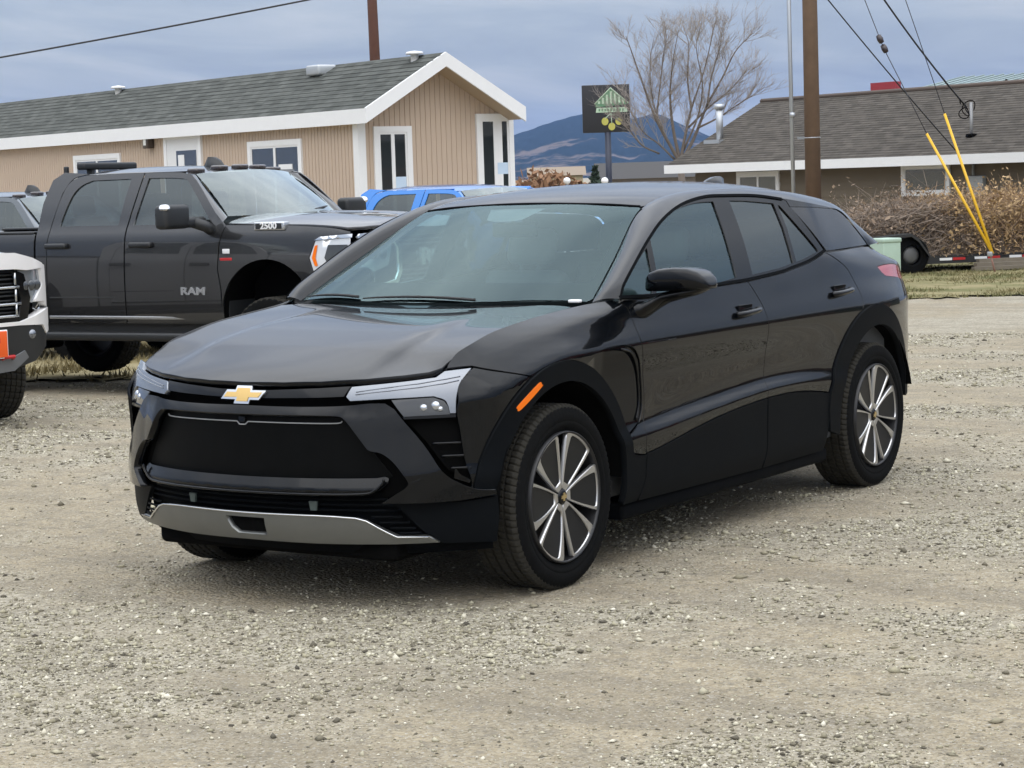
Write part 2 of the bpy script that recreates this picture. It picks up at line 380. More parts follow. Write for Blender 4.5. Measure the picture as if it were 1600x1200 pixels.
class Grid:
    """smooth height field on a grid with bilinear value; finite differences give its normals"""
    def __init__(s, a0, a1, b0, b1, da, db, fn, sa=1.5, sb=1.5):
        s.a0, s.b0, s.da, s.db = a0, b0, da, db
        a = np.arange(a0, a1+da/2, da); b = np.arange(b0, b1+db/2, db)
        A, B = np.meshgrid(a, b, indexing='ij')
        s.G = blur_grid(fn(A.ravel(), B.ravel()).reshape(A.shape), sa, sb)
        s.Ga, s.Gb = np.gradient(s.G, da, db)
    def _at(s, G, a, b):
        u = np.clip((np.asarray(a)-s.a0)/s.da, 0, G.shape[0]-1.001); v = np.clip((np.asarray(b)-s.b0)/s.db, 0, G.shape[1]-1.001)
        i = u.astype(int); j = v.astype(int); u = u-i; v = v-j
        return (G[i, j]*(1-u)*(1-v)+G[i+1, j]*u*(1-v)+G[i, j+1]*(1-u)*v+G[i+1, j+1]*u*v)
    def val(s, a, b): return s._at(s.G, a, b)
    def grad(s, a, b): return s._at(s.Ga, a, b), s._at(s.Gb, a, b)

W_ = spline1([(-.75,.74),(-.65,.835),(-.6,.872),(-.5,.928),(-.4,.953),(-.3,.963),(-.1,.968),(.3,.97),(1.3,.97),(2.3,.97),(2.8,.972),(3.1,.968),(3.3,.957),(3.5,.93),(3.7,.882),(3.85,.81),(4.0,.70)])
z2_ = spline1([(-.7,.47),(.3,.47),(.6,.472),(.9,.508),(1.2,.55),(1.8,.597),(2.2,.592),(2.6,.545),(2.9,.52),(4,.5)])
z3_ = spline1([(-.7,.53),(.3,.538),(.66,.556),(1.0,.580),(1.4,.606),(1.8,.628),(2.2,.628),(2.5,.612),(2.8,.59),(3.2,.58),(4,.57)])
d4_ = spline1([(-.7,-.008),(.2,-.01),(.5,-.018),(.8,-.027),(1.2,-.029),(1.8,-.027),(2.2,-.022),(2.5,-.013),(2.8,-.006),(3.2,-.004),(4,-.004)])
d5_ = spline1([(-.7,-.004),(0,-.004),(.4,-.015),(.8,-.022),(1.4,-.022),(1.9,-.019),(2.3,-.012),(2.7,-.002),(3.2,0),(4,0)])
# belt / fender line: last two knots of the body side
zb_ = spline1([(-.7,.90),(-.5,.945),(-.3,1.0),(0,1.055),(.3,1.095),(.5,1.115),(.62,1.125),(.9,1.13),(1.43,1.147),(1.75,1.152),(2.1,1.172),(2.45,1.205),(2.65,1.235),(2.9,1.225),(3.2,1.19),(3.5,1.175),(3.7,1.165),(4,1.14)])
xb_ = spline1([(-.7,.785),(-.5,.848),(-.3,.868),(0,.885),(.3,.898),(.5,.908),(.7,.913),(1.2,.912),(1.8,.908),(2.3,.900),(2.65,.886),(2.9,.878),(3.2,.868),(3.5,.845),(3.7,.81),(4,.70)])
zr_ = spline1([(-.7,.925),(-.55,.965),(-.45,1.012),(-.33,1.046),(-.18,1.077),(.06,1.106),(.25,1.123),(.4,1.136),(.55,1.152),(.8,1.16),(1.43,1.175),(1.75,1.18),(2.1,1.20),(2.45,1.233),(2.65,1.262),(2.9,1.262),(3.2,1.262),(3.42,1.258),(3.55,1.225),(3.75,1.185),(4,1.15)])
xr_ = spline1([(-.7,.71),(-.55,.768),(-.3,.777),(0,.78),(.3,.788),(.42,.81),(.52,.852),(.62,.893),(.75,.906),(1.2,.902),(1.8,.898),(2.3,.888),(2.65,.872),(2.9,.848),(3.2,.812),(3.42,.778),(3.6,.75),(3.75,.72),(4,.60)])
def _side(y, z):
    W = W_(y); zb = zb_(y); zr = np.maximum(zr_(y), zb+.012)
    sh = np.minimum(.955, zb-.10); up = np.minimum(sh+.10, (sh+zb)/2+.02)
    z2 = z2_(y); z3 = np.maximum(z3_(y), z2+.022)
    s1 = np.maximum(sh, z3+.2); f1 = lambda t: s1+(zb-s1)*t
    Z = np.stack([0*y+.16, 0*y+.34, z2, z3, z3+.065, np.maximum(.80, z3+.12), s1, f1(.12), f1(.55), zb, zr], 1)
    Z = np.maximum.accumulate(Z+np.arange(Z.shape[1])*1e-4, 1)
    xs = W+.003; xb = xb_(y); X = np.stack([W-.075, W-.016, W-.008, W+.000, W+d4_(y), W+d5_(y), xs, xs+(xb-xs)*.09, xs+(xb-xs)*.54, xb, xr_(y)], 1)
    return pchip_rows(Z, X, z)
SIDE = Grid(-.8, 4.05, .10, 1.34, .0125, .005, _side, 3.2, 2.0)
def S(y, z): return SIDE.val(y, z)
# greenhouse side (glass plane with tumblehome)
xg_ = spline1([(.3,.91),(.55,.912),(.9,.915),(1.4,.914),(1.8,.910),(2.3,.898),(2.65,.880),(2.9,.856),(3.2,.815),(3.42,.776),(3.7,.72)])
zg_ = spline1([(.3,1.14),(.9,1.145),(1.43,1.155),(1.75,1.16),(2.1,1.18),(2.45,1.213),(2.65,1.25),(2.9,1.25),(3.2,1.255),(3.7,1.26)])
def G(y, z):
    t = np.asarray(z)-zg_(y)
    return xg_(y)-.36*t-.19*t*t
# roof / hood / windscreen: height over (x, y)
zc_ = spline1([(-.95,.868),(-.88,.900),(-.8,.935),(-.65,.978),(-.45,1.022),(-.2,1.066),(.05,1.10),(.25,1.125),(.36,1.14)])
zw_ = spline1([(.2,1.075),(.33,1.143),(.6,1.278),(.9,1.421),(1.2,1.550),(1.3,1.580),(1.5,1.610),(1.8,1.632),(2.2,1.640),(2.6,1.632),(3.0,1.607),(3.4,1.566),(3.6,1.54)])
zu_ = spline1([(.3,1.03),(.509,1.138),(.75,1.262),(1.0,1.392),(1.276,1.523),(1.40,1.556),(1.6,1.580),(1.9,1.592),(2.3,1.588),(2.7,1.566),(3.1,1.525),(3.42,1.478),(3.6,1.45)])
xu_ = spline1([(.3,.848),(.509,.798),(.9,.705),(1.276,.616),(1.5,.606),(1.9,.612),(2.3,.612),(2.7,.60),(3.1,.58),(3.42,.556),(3.6,.54)])
LIP = [(0, .906), (.10, .9065), (.19, .908), (.35, .912), (.53, .921), (.66, .932), (.74, .941), (.79, .947)]
zl_ = spline1(LIP)
def hood_z(x, y):
    x = np.abs(np.asarray(x)); yl = F(x, zl_(x))-.004
    t = np.clip(1-(np.asarray(y)-yl)/.40, 0, 1.3)
    return hood0(x, y)+(zl_(x)-hood0(x, yl))*t*t
def hood0(x, y):
    x = np.abs(np.asarray(x)); u = x/xr_(y)
    zc, zr = zc_(y), zr_(y)
    base = zc+(zr-zc)*(.55*u**2+.45*u**5)
    cr = .54-.10*np.clip((np.asarray(y)+.8)/1.1, 0, 1)       # raised centre panel with a soft crease on each side
    k = 1/(1+np.exp((x-cr)/.018)); amp = .016*np.clip((.25-np.asarray(y))/.5, 0, 1)*np.clip((np.asarray(y)+.84)/.34, 0, 1)
    return base+amp*k-.006
def roof_z(x, y):
    u = np.abs(np.asarray(x))/xu_(y)
    zc, zu = zw_(y), zu_(y)
    return zc+(zu-zc)*(.75*u**2+.25*u**4)
# front face: y over (x, z)
fz_ = spline1([(.15,.10),(.25,.045),(.32,.022),(.40,.015),(.50,.006),(.56,.003),(.66,.004),(.75,.006),(.80,.012),(.86,.028),(.91,.052),(.97,.10)])
def F(x, z):
    x = np.abs(np.asarray(x))
    return -.893+.29*x**2+.13*x**4+fz_(z)+.0*x

def chart_of(f, kind):
    if kind == 'x': return (lambda a, b: np.stack([f(a, b), a, b], 1), (1, 0, 0))      # (y, z) -> x
    if kind == 'z': return (lambda a, b: np.stack([a, b, f(a, b)], 1), (0, 0, 1))      # (x, y) -> z
    if kind == 'y': return (lambda a, b: np.stack([a, f(a, b), b], 1), (0, -1, 0))     # (x, z) -> y
def side_panel_grad(a, b): return SIDE.val(a, b)
CS = chart_of(S, 'x')+(lambda a, b: np.stack([1+0*a, -SIDE.grad(a, b)[0], -SIDE.grad(a, b)[1]], 1),); CG = chart_of(G, 'x'); CH = chart_of(hood_z, 'z'); CR = chart_of(roof_z, 'z'); CF = chart_of(F, 'y')
def sym(half):
    """closed polygon symmetric about x=0 from its x>=0 half, listed top centre ... bottom centre"""
    return list(half)+[(-x, z) for (x, z) in reversed(half) if x > 1e-6]

def build_crossover():
    car = thing('black_crossover', 'glossy black electric crossover standing on the gravel in the foreground', 'car')
    K = dict(parent=car)
    # ---- outline curves (side view y, z)
    hoodseam = cr([(-.572, .949), (-.527, .977), (-.457, 1.014), (-.341, 1.047), (-.183, 1.078), (.039, 1.105), (.362, 1.133)], 6)
    AF = (-.02, .38, .556); AR = (3.06, .39, .572); OF = (0, .377, .475); OR = (3.094, .377, .478)
    doorseam = cr([(.548, 1.148), (.592, 1.112), (.606, 1.06), (.616, .967), (.65, .849), (.668, .742), (.664, .65), (.648, .585), (.645, .53), (.652, .474)], 5)
    midseam = cr([(1.745, 1.157), (1.79, 1.09), (1.82, 1.02), (1.83, .886), (1.822, .75), (1.818, .63), (1.82, .597)], 5)
    cladtop = lambda y: float(z2_(y))
    # fender
    fa = arc(*AF, 12, 113.5, 30)                       # along the arch from rear-bottom to the bumper seam
    fend = hoodseam+[(.42, 1.138), (.50, 1.144)]+doorseam+[(.62, .474), (.56, .486)]+fa+cr([(-.236, .891), (-.425, .936), (-.479, .953)], 4)+[(-.52, .9525)]
    vent = [(.165, .90)]+cr([(.177, .908), (.287, .953), (.398, .963), (.53, .952), (.60, .90), (.640, .823), (.652, .70), (.63, .625), (.56, .585), (.50, .567)], 5)+arc(-.02, .38, .55, 21, 69, 12)
    f1, f2 = panel('fender', fend, CS, PAINT, car, .022, holes=[vent], gap=.003, mirror=True)
    def vent_off(P): return -.006-.034*np.clip((.62-P[:, 0])/.25, 0, 1)*np.clip((P[:, 0]-.1)/.2, 0, 1)
    panel('fender_vent_trim', vent, CS, GLOSSBLK, car, .025, off=vent_off, gap=.002, mirror=True)
    vl = [(y, z) for y, z in cr([(.45, .945), (.53, .925), (.585, .875), (.618, .81), (.628, .70), (.60, .625)], 6)]
    for sgn in (1, -1):
        MB().tube([(sgn*(float(S(y, z))-.004), y, z) for y, z in vl], .006, 6).build('vent_lip', PAINT, car)
    # bumper corner between lamp and wheel
    corner = cr([(-.482, .950), (-.552, .919), (-.59, .881), (-.606, .841), (-.613, .786), (-.602, .70), (-.590, .6), (-.572, .51)], 4)+[(-.555, .482)]+arc(*AF, 169, 115, 22)+cr([(-.26, .897), (-.425, .934)], 4)
    panel('bumper_corner', corner, CS, PAINT, car, .03, gap=.003, mirror=True)
    # doors
    belt1 = cr([(.56, 1.145), (.849, 1.137), (1.425, 1.151), (1.743, 1.156)], 6)
    d1 = belt1[1:]+midseam[1:]+[(y, cladtop(y)) for y in np.linspace(1.80, .66, 20)]+doorseam[::-1][1:-1]
    fd, fdr = panel('front_door', d1, CS, PAINT, car, .018, gap=.003, mirror=True)
    rearseam = cr([(2.672, 1.250), (2.76, 1.215), (2.844, 1.172), (2.885, 1.13), (2.925, 1.01), (2.90, .945)], 5)
    ra = arc(*AR, 107, 168, 24)
    d2 = cr([(1.748, 1.157), (2.099, 1.175), (2.215, 1.186), (2.451, 1.212), (2.647, 1.25)], 6)+rearseam+ra+[(y, cladtop(y)) for y in np.linspace(2.49, 1.824, 14)]+midseam[::-1][1:-1]
    rd, rdr = panel('rear_door', d2, CS, PAINT, car, .018, gap=.003, mirror=True)
    # quarter panel and rear bumper side
    tail = cr([(3.30, 1.148), (3.42, 1.153), (3.60, 1.149), (3.72, 1.13)], 5)+[(3.80, 1.09), (3.81, 1.05)]+cr([(3.74, 1.053), (3.58, 1.075), (3.40, 1.092), (3.34, 1.115)], 4)
    q = rearseam[::-1]+[(2.75, 1.252)]+cr([(2.9, 1.252), (3.2, 1.256), (3.41, 1.252)], 4)+cr([(3.55, 1.215), (3.74, 1.165), (3.80, 1.13)], 4)+[(3.83, .9), (3.84, .6), (3.80, .50), (3.55, .50)]+arc(*AR, 12, 106, 30)
    panel('quarter_panel', q, CS, PAINT, car, .025, holes=[tail], gap=.003, mirror=True)
    panel('tail_lamp', tail, CS, REDL, car, .03, off=-.002, gap=.003, mirror=True)
    # cladding: arches and rocker
    fo = arc(*AF, -3, 168, 44)[::-1]; fi = arc(*OF, -12, 172, 44)
    panel('front_arch_cladding', fo[::1]+[(.53, .34), (.505, .285)]+fi+[(-.52, .44)], CS, CLAD, car, .03, off=.010, depth=.03, mirror=True)
    ro = arc(*AR, 5, 172, 44); ri = arc(*OR, 186, 7, 44)
    panel('rear_arch_cladding', [(3.585, .43)]+ro+[(2.505, .36)]+ri, CS, CLAD, car, .03, off=.010, depth=.03, mirror=True)
    cl1 = [(y, cladtop(y)-.002) for y in np.linspace(.655, 1.815, 24)]+[(1.81, .36), (1.785, .262)]+[(.60, .275), (.648, .376)]
    cl2 = [(y, cladtop(y)-.002) for y in np.linspace(1.825, 2.52, 16)]+[(2.50, .40), (2.46, .265), (1.795, .262), (1.818, .36)]
    cl0 = [(.525, .49), (.60, .474), (.650, .472), (.642, .376), (.592, .276), (.50, .275), (.53, .36)]
    for nm, pl in (('door_cladding', cl1), ('door_cladding', cl2), ('sill_cladding', cl0)):
        panel(nm, pl, CS, CLAD, car, .035, off=.004, gap=.002, mirror=True)
    for s in (1, -1):
        MB().rbox(min(s*.62, s*.925), max(s*.62, s*.925), .5, 2.55, .20, .272, .02).build('sill', BLACKPL, car)
        MB().box(min(s*.80, s*.90), max(s*.80, s*.90), 2.47, 2.52, .20, .30).build('mud_flap', BLACKPL, car)
    # ---- hood, windscreen, roof
    lip = [(0, .906), (.19, .908), (.35, .912), (.53, .921), (.66, .932), (.74, .941)]
    hp = [(x, float(F(x, z))-.004) for x, z in lip]+[(.768, -.575)]+[(float(xr_(y))-.004, y) for y in np.linspace(-.54, .36, 22)]+[(.70, .385), (.5, .365), (.25, .345), (0, .335)]
    panel('hood', sym(hp), CH, PAINT, car, .035, depth=.022)
    wsp = [(0, 1.205), (.25, 1.212), (.45, 1.232), (.56, 1.256), (.60, 1.272), (.612, 1.262)]+[(float(xu_(y))-.006, y) for y in np.linspace(1.22, .53, 14)]+[(.775, .50), (.6, .435), (.4, .375), (.2, .34), (0, .33)]
    ws = panel('windscreen', sym(wsp), CR, WSGLASS, car, .06, depth=0)
    wi = [(0, 1.165), (.085, 1.165), (.45, 1.19), (.545, 1.215)]+[(float(xu_(y))-.052, y) for y in np.linspace(1.17, .66, 10)]+[(.70, .635), (.6, .58), (.4, .525), (.2, .50), (0, .495)]
    panel('windscreen_frit', sym(wsp), CR, mat('black glass frit', (.004, .0045, .005), .5, spec=.0), ws, .06, holes=[sym(wi)], depth=0, off=-.004)
    panel('sensor_cover', sym([(0, 1.168), (.155, 1.172), (.10, 1.05), (.06, 1.035), (0, 1.03)]), CR, mat('sensor cover grey', (.05, .055, .06), .35), ws, .05, depth=.0, off=-.006)
    MB().tube(cr([(-.60, float(F(0, 0)) and 1.283, float(roof_z(.6, 1.283))+.0), (-.4, 1.238, float(roof_z(.4, 1.238))), (0, 1.212, float(roof_z(0, 1.212))), (.4, 1.238, float(roof_z(.4, 1.238))), (.60, 1.283, float(roof_z(.6, 1.283)))], 6), .006, 6).build('windscreen_seal', BLACKPL, ws)
    rp = [(0, 3.44), (.3, 3.43), (.55, 3.38)]+[(float(xu_(y)), y) for y in np.linspace(3.34, 1.30, 40)]+[(.60, 1.283), (.45, 1.243), (.25, 1.223), (0, 1.216)]
    panel('roof', sym(rp), CR, PAINT, car, .06, depth=.0)
    panel('headliner', sym([(0, 3.38), (.5, 3.36)]+[(float(xu_(y))-.004, y) for y in np.linspace(3.32, 1.30, 24)]+[(.45, 1.25), (0, 1.222)]), CR, mat('pale grey headliner', (.42, .42, .40), .9), car, .12, off=-.014, depth=0)
    # cowl under the windscreen
    V = []; n = 25
    for i in range(n):
        x = -.80+1.6*i/(n-1); y0 = .335+.07*abs(x)**2+.012; y1 = .33+.28*x*x
        for (y, dz) in ((y0-.05, -.05), (y0, -.018), (max(y1, y0+.02)+.03, -.012), (max(y1, y0+.02)+.16, .0)):
            V.append((x, y, (1.142-.02*abs(x)+dz) if y < y0+.01 else 1.135+dz))
    mesh('cowl_panel', V, [(i*4+j, (i+1)*4+j, (i+1)*4+j+1, i*4+j+1) for i in range(n-1) for j in range(3)], BLACKPL, car, True)
    # A pillar and roof rail: strip between the windscreen/roof edge and the window line
    vy = cr([(.544, 1.150), (.584, 1.189), (.632, 1.222), (.781, 1.302), (.954, 1.389), (1.154, 1.473), (1.389, 1.536), (1.641, 1.566), (1.857, 1.567), (2.16, 1.559), (2.416, 1.535), (2.652, 1.508), (2.937, 1.478), (3.09, 1.460), (3.19, 1.425), (3.30, 1.345), (3.41, 1.256)], 4)
    Vc = np.array([(float(G(y, z))+.004, y, z) for y, z in vy])
    uy = np.interp(np.linspace(0, 16, len(vy)), range(17), [.509, .545, .60, .74, .90, 1.08, 1.276, 1.55, 1.80, 2.10, 2.36, 2.60, 2.90, 3.10, 3.28, 3.46, 3.66])
    Uc = []
    for y in uy:
        if y <= 3.36: Uc.append((float(xu_(y)), y, float(zu_(y))))
        else: t = (y-3.36)/.30; Uc.append((.558+.17*t, y, 1.487-.235*t))
    Uc = np.array(Uc)
    st = strip('roof_rail', Vc, Uc, PAINT, car, .10, 8, (.6, 0, .8)); mirrored(st)
    Vi = Vc-np.array([.03, 0, .012]); Ui = Uc-np.array([.02, 0, .03]); st = strip('pillar_trim', Vi, Ui, SEAT, car, .08, 4, (-.6, 0, -.8)); mirrored(st)
    # ---- greenhouse: black frame with glass
    dlo = cr([(.544, 1.149), (.849, 1.139), (1.425, 1.153), (1.743, 1.158), (2.099, 1.176), (2.215, 1.187), (2.451, 1.213), (2.655, 1.254)], 4)+[(2.53, 1.42), (2.455, 1.52), (2.416, 1.533)]+vy[40:0:-1]
    g1 = cr([(.985, 1.388), (1.201, 1.477), (1.371, 1.516), (1.55, 1.535), (1.715, 1.537)], 4)+[(1.69, 1.40), (1.64, 1.182)]+cr([(1.44, 1.167), (1.1, 1.158), (.865, 1.155)], 3)+[(.93, 1.25)]
    g0 = cr([(.925, 1.352), (.766, 1.279), (.635, 1.208), (.580, 1.163)], 3)+[(.83, 1.156), (.885, 1.235)]
    g2 = [(1.875, 1.537)]+cr([(2.05, 1.531), (2.315, 1.512)], 3)+[(2.31, 1.39), (2.275, 1.218)]+cr([(2.1, 1.201), (1.805, 1.185)], 3)+[(1.845, 1.35)]
    g3 = [(2.352, 1.502), (2.372, 1.498), (2.59, 1.262), (2.36, 1.226), (2.308, 1.222), (2.345, 1.38)]
    panel('window_frame', dlo, CG, GLOSSBLK, car, .05, holes=[g0, g1, g2, g3], depth=.008, off=.001, mirror=True)
    tintf = glass_mat('green tinted side glass', (.50, .66, .63), 1.15, gloss=(.76, .95, 1.0))
    for nm, g, mm in (('quarter_light', g0, tintf), ('front_door_glass', g1, tintf), ('rear_door_glass', g2, PRIVGLASS), ('rear_door_glass', g3, PRIVGLASS)):
        panel(nm, inset(resample(g, .05), -.006), CG, mm, car, .08, depth=0, off=-.006, mirror=True)
    panel('window_trim', [(y, z) for y, z in vy[:41]]+[(y+.004, z-.012) for y, z in vy[40::-1]], CG, BLACKPL, car, .04, depth=.004, off=.007, mirror=True)
    bt = cr([(.55, 1.150), (.849, 1.140), (1.425, 1.154), (1.743, 1.159), (2.099, 1.177), (2.215, 1.188), (2.451, 1.214), (2.655, 1.254)], 5)
    panel('belt_trim', bt+[(y, z+.013) for y, z in bt[::-1]], CG, BLACKPL, car, .05, depth=.006, off=.007, mirror=True)
    qg = [(2.475, 1.488)]+cr([(2.75, 1.478), (3.002, 1.464)], 3)+cr([(3.08, 1.455), (3.17, 1.42), (3.28, 1.345), (3.395, 1.262)], 4)+cr([(2.90, 1.260), (2.685, 1.260)], 3)+[(2.60, 1.355)]
    panel('rear_quarter_glass', qg, CG, mat('opaque dark quarter glass', (.010, .011, .013), .05, spec=.5), car, .05, depth=.006, off=.001, mirror=True)
    panel('rear_pillar_panel', [(2.42, 1.534), (2.652, 1.507), (2.937, 1.477), (3.09, 1.459), (3.002, 1.466), (2.75, 1.480), (2.47, 1.490), (2.46, 1.52)], CG, PAINT, car, .04, depth=.004, off=.003, mirror=True)
    # ---- front face
    frame_out = cr([(0, .818), (.21, .816), (.37, .817), (.48, .821), (.554, .828), (.615, .828)], 4)+cr([(.65, .806), (.754, .672), (.819, .560), (.868, .513), (.915, .486), (.962, .479)], 4)
    frame_low = [(.966, .462)]+cr([(.863, .446), (.752, .444), (.626, .448)], 3)
    frame_in = cr([(.700, .500), (.713, .52), (.700, .55), (.661, .605), (.620, .638), (.583, .648)], 4)+cr([(.570, .655), (.515, .732), (.480, .770), (.449, .783), (.356, .786)], 4)+[(.0, .786)]
    def fo_off(P):
        x = np.abs(P[:, 0]); z = P[:, 1]
        # outward flare of the wing towards its lower tip
        return .012*np.clip((x-.55)/.2, 0, 1)*np.clip((.72-z)/.15, 0, 1)+.014*np.clip((.818-z)/.03, 0, 1)*np.clip((.60-x)/.08, 0, 1)+.055*np.clip((.82-z)/.36, 0, 1.1)*np.clip((.96-x)/.36, 0, 1)
    panel('front_bumper', frame_out+frame_low+frame_in+[(-x, z) for x, z in (frame_out+frame_low+frame_in)[::-1] if x > 1e-6], CF, PAINT, car, .03, depth=.035, off=fo_off)
    # plain dark backing behind all openings
    panel('bumper_backing', sym([(0, .90), (.5, .905), (.70, .92), (.80, .93), (.85, .86), (.86, .70), (.90, .50), (.90, .30), (.6, .25), (0, .25)]), CF, DARK, car, .06, off=-.075, depth=0)
    gp = panel('grille_panel', sym([(0, .782), (.44, .780), (.475, .768), (.51, .725), (.575, .635), (.64, .545), (.62, .53), (0, .528)]), CF, mat('satin black grille', (.0035, .0038, .004), .45, spec=.06, var=.4, vscale=14), car, .05, off=-.022, depth=.01)
    lt = cr([(.45, .760), (.43, .752), (.3, .751), (.0285, .752)], 3)+[(.015, .740), (0, .740)]
    ll = lt+[(-x, z) for x, z in lt[::-1][1:]]
    MB().tube([(x, float(F(x, z))+.016, z) for x, z in ll], .0026, 6).build('grille_trim_line', mat('grey trim', (.35, .36, .37), .3), gp)
    panel('front_camera', [(-.016, .772), (.016, .772), (.014, .750), (-.014, .750)], CF, GLOSSBLK, gp, .02, off=-.010)
    panel('opening_side', [(.57, .645), (.62, .635), (.663, .603), (.705, .545), (.713, .52), (.70, .50), (.60, .452), (.60, .53), (.64, .545)], CF, DARK, car, .03, off=-.03, depth=0, mirror=True)
    bar_t = cr([(0, .537), (.36, .538), (.586, .540)], 4)+cr([(.612, .545), (.628, .537), (.620, .516), (.582, .485), (.54, .474)], 3)+cr([(.36, .471), (0, .471)], 3)
    def bar_off(P): return .030-.55*np.clip(P[:, 1]-.487, 0, .06)-.4*np.clip(.487-P[:, 1], 0, .1)
    panel('lower_grille_bar', sym(bar_t), CF, PAINT, car, .025, off=bar_off, depth=.03)
    bl = cr([(0, .478), (.36, .478), (.54, .481), (.585, .493), (.618, .522), (.624, .538)], 4)
    bl = [(-x, z) for x, z in bl[::-1][:-1]]+bl
    MB().tube([(x, float(F(x, z))-.027, z) for x, z in bl], .006, 6).build('grille_bar_lip', PAINT, car)
    # strip with emblem, lamps
    stp = [(0, .879), (.12, .879), (.35, .889), (.474, .896), (.455, .857), (.355, .853), (.12, .848), (0, .848)]
    panel('nose_strip', sym(stp), CF, PAINT, car, .03, off=-.006, depth=.02)
    drl = cr([(.480, .893), (.661, .909), (.768, .922)], 4)+[(.788, .944), (.866, .952)]+cr([(.853, .915), (.847, .88), (.846, .839), (.849, .784)], 4)+[(.832, .784)]+cr([(.826, .81), (.812, .836), (.775, .852)], 3)+[(.632, .847), (.483, .840), (.466, .856)]
    hl = panel('headlamp', drl, CF, LAMPGL, car, .02, off=-.004, depth=.02)
    hr = mirrored(hl)
    for s, hh in ((1, hl), (-1, hr)):
        for dz, rr in ((.020, .0022), (.036, .0018)):
            pts = [(x, z) for x, z in ((.50, .851+dz*.6), (.62, .86+dz*.8), (.72, .868+dz*.9), (.80, .878+dz), (.843, .89+dz*.9))]
            MB().tube([(s*x, float(F(x, z))+.0015, z) for x, z in pts], rr, 5).build('lens_rib', mat('lens groove', (.25, .27, .31), .3), hh)
        lp = [(.634, .842), (.775, .848), (.810, .833), (.824, .812), (.832, .780), (.682, .776)]
        o = panel('lamp_lens', [(s*x, z) for x, z in lp], CF, mat('smoked lamp lens', (.02, .022, .024), .06, coat=1), hh, .02, off=-.012, depth=.006)
        for cx_, cz_, r_ in ((.735, .806, .016), (.772, .812, .020), (.79, .80, .012)):
            M = Matrix.Translation((s*cx_, float(F(cx_, cz_))+.014, cz_)) @ Matrix.Rotation(math.radians(-90), 4, 'Z')
            MB().lathe([(0, .004), (r_*.6, .003), (r_, -.004), (r_*1.1, -.01)], 16, M).build('lamp_projector', mat('lamp reflector', (.55, .57, .6), .12, metal=.8), hh)
    panel('lamp_lower_trim', [(.680, .774), (.848, .780), (.850, .768), (.684, .766)], CF, GLOSSBLK, car, .02, off=-.002, depth=.02, mirror=True)
    # side air intake with three slats
    panel('side_intake', [(.685, .765), (.850, .768), (.866, .716), (.880, .622), (.893, .52), (.86, .53), (.82, .565), (.755, .675)], CF, DARK, car, .03, off=-.035, depth=0, mirror=True)
    for z, x0, x1 in ((.668, .765, .868), (.618, .795, .876), (.570, .822, .884)):
        for s in (1, -1):
            MB().tube([(s*x, float(F(x, z))+.018, z) for x in np.linspace(x0, x1, 6)], .006, 6).build('intake_slat', PAINT, car)
    panel('intake_fin', [(.845, .575), (.858, .545), (.89, .520), (.885, .508), (.84, .53)], CF, PAINT, car, .02, off=-.012, depth=.01, mirror=True)
    # emblem
    bow = [(-.103, .838), (-.078, .874), (-.033, .874), (-.029, .890), (.046, .890), (.050, .874), (.116, .874), (.091, .838), (.047, .838), (.043, .822), (-.032, .822), (-.028, .838)]
    em = panel('emblem', bow, CF, CHROME, car, .03, off=.006, depth=.012)
    panel('emblem_face', inset(bow, .009), CF, mat('gold emblem enamel', (.70, .47, .17), .35, metal=.35), em, .03, off=.0085, depth=.003)
    # lower intake, skid plate, valance
    for z, xm in ((.452, .60), (.430, .63), (.408, .64)):
        MB().tube([(x, float(F(x, z))+.03, z) for x in np.linspace(-xm, xm, 25)], .005, 6).build('lower_grille_slat', CLAD, car)
    for s in (1, -1):
        for z, x0, x1 in ((.385, .545, .655), (.362, .575, .68), (.340, .61, .70), (.320, .64, .715)):
            MB().tube([(s*x, float(F(x, z))+.012, z) for x in np.linspace(x0, x1, 6)], .005, 6).build('corner_slat', CLAD, car)
        panel('tow_cover', [(s*.298, .442), (s*.334, .442), (s*.329, .406), (s*.303, .406)], CF, mat('grey green tab', (.055, .075, .07), .5), car, .03, off=-.012)
    skid = cr([(0, .389), (.35, .389), (.498, .382)], 4)+cr([(.538, .371), (.60, .332), (.643, .306)], 3)+[(.748, .304), (.777, .281), (.63, .277), (.33, .276), (0, .279)]
    rec = [(-.10, .372), (.10, .372), (.103, .303), (-.045, .303), (-.075, .325)]
    SK = mat('satin silver skid plate', (.17, .175, .17), .34, metal=.75, var=.12)
    def sk_off(P): return .010-.10*np.clip(.35-P[:, 1], 0, .1)
    sp = panel('skid_plate', sym(skid), CF, SK, car, .03, holes=[rec], off=sk_off, depth=.025)
    panel('tow_recess', rec, CF, DARK, sp, .04, off=-.015, depth=0)
    te = skid[:-5]+[(.748, .304)]
    te = [(-x, z) for x, z in te[::-1][:-1]]+te
    MB().tube([(x, float(F(x, z))-.012, z+.001) for x, z in te], .0042, 6).build('skid_edge', CHROME, sp)
    panel('bumper_lower_corner', [(.63, .440)]+cr([(.752, .436), (.863, .438), (.962, .452)], 3)+[(.962, .36), (.945, .27), (.785, .274), (.752, .308), (.735, .318), (.66, .412)], CF, CLAD, car, .03, off=-.006, depth=.02, mirror=True)
    panel('air_dam', sym([(0, .30), (.60, .30), (.80, .29), (.94, .285), (.93, .215), (.6, .20), (0, .205)]), CF, BLACKPL, car, .05, off=-.055, depth=0)
    panel('lower_valance', sym([(0, .48), (.66, .47), (.72, .44), (.74, .30), (.6, .28), (0, .28)]), CF, BLACKPL, car, .06, off=-.05, depth=0)
    panel('side_marker', cr([(-.352, .776), (-.332, .772), (-.196, .846), (-.192, .858), (-.215, .864), (-.345, .792)], 4, True), CS, AMBER, car, .02, off=.0125, depth=.006, mirror=True)
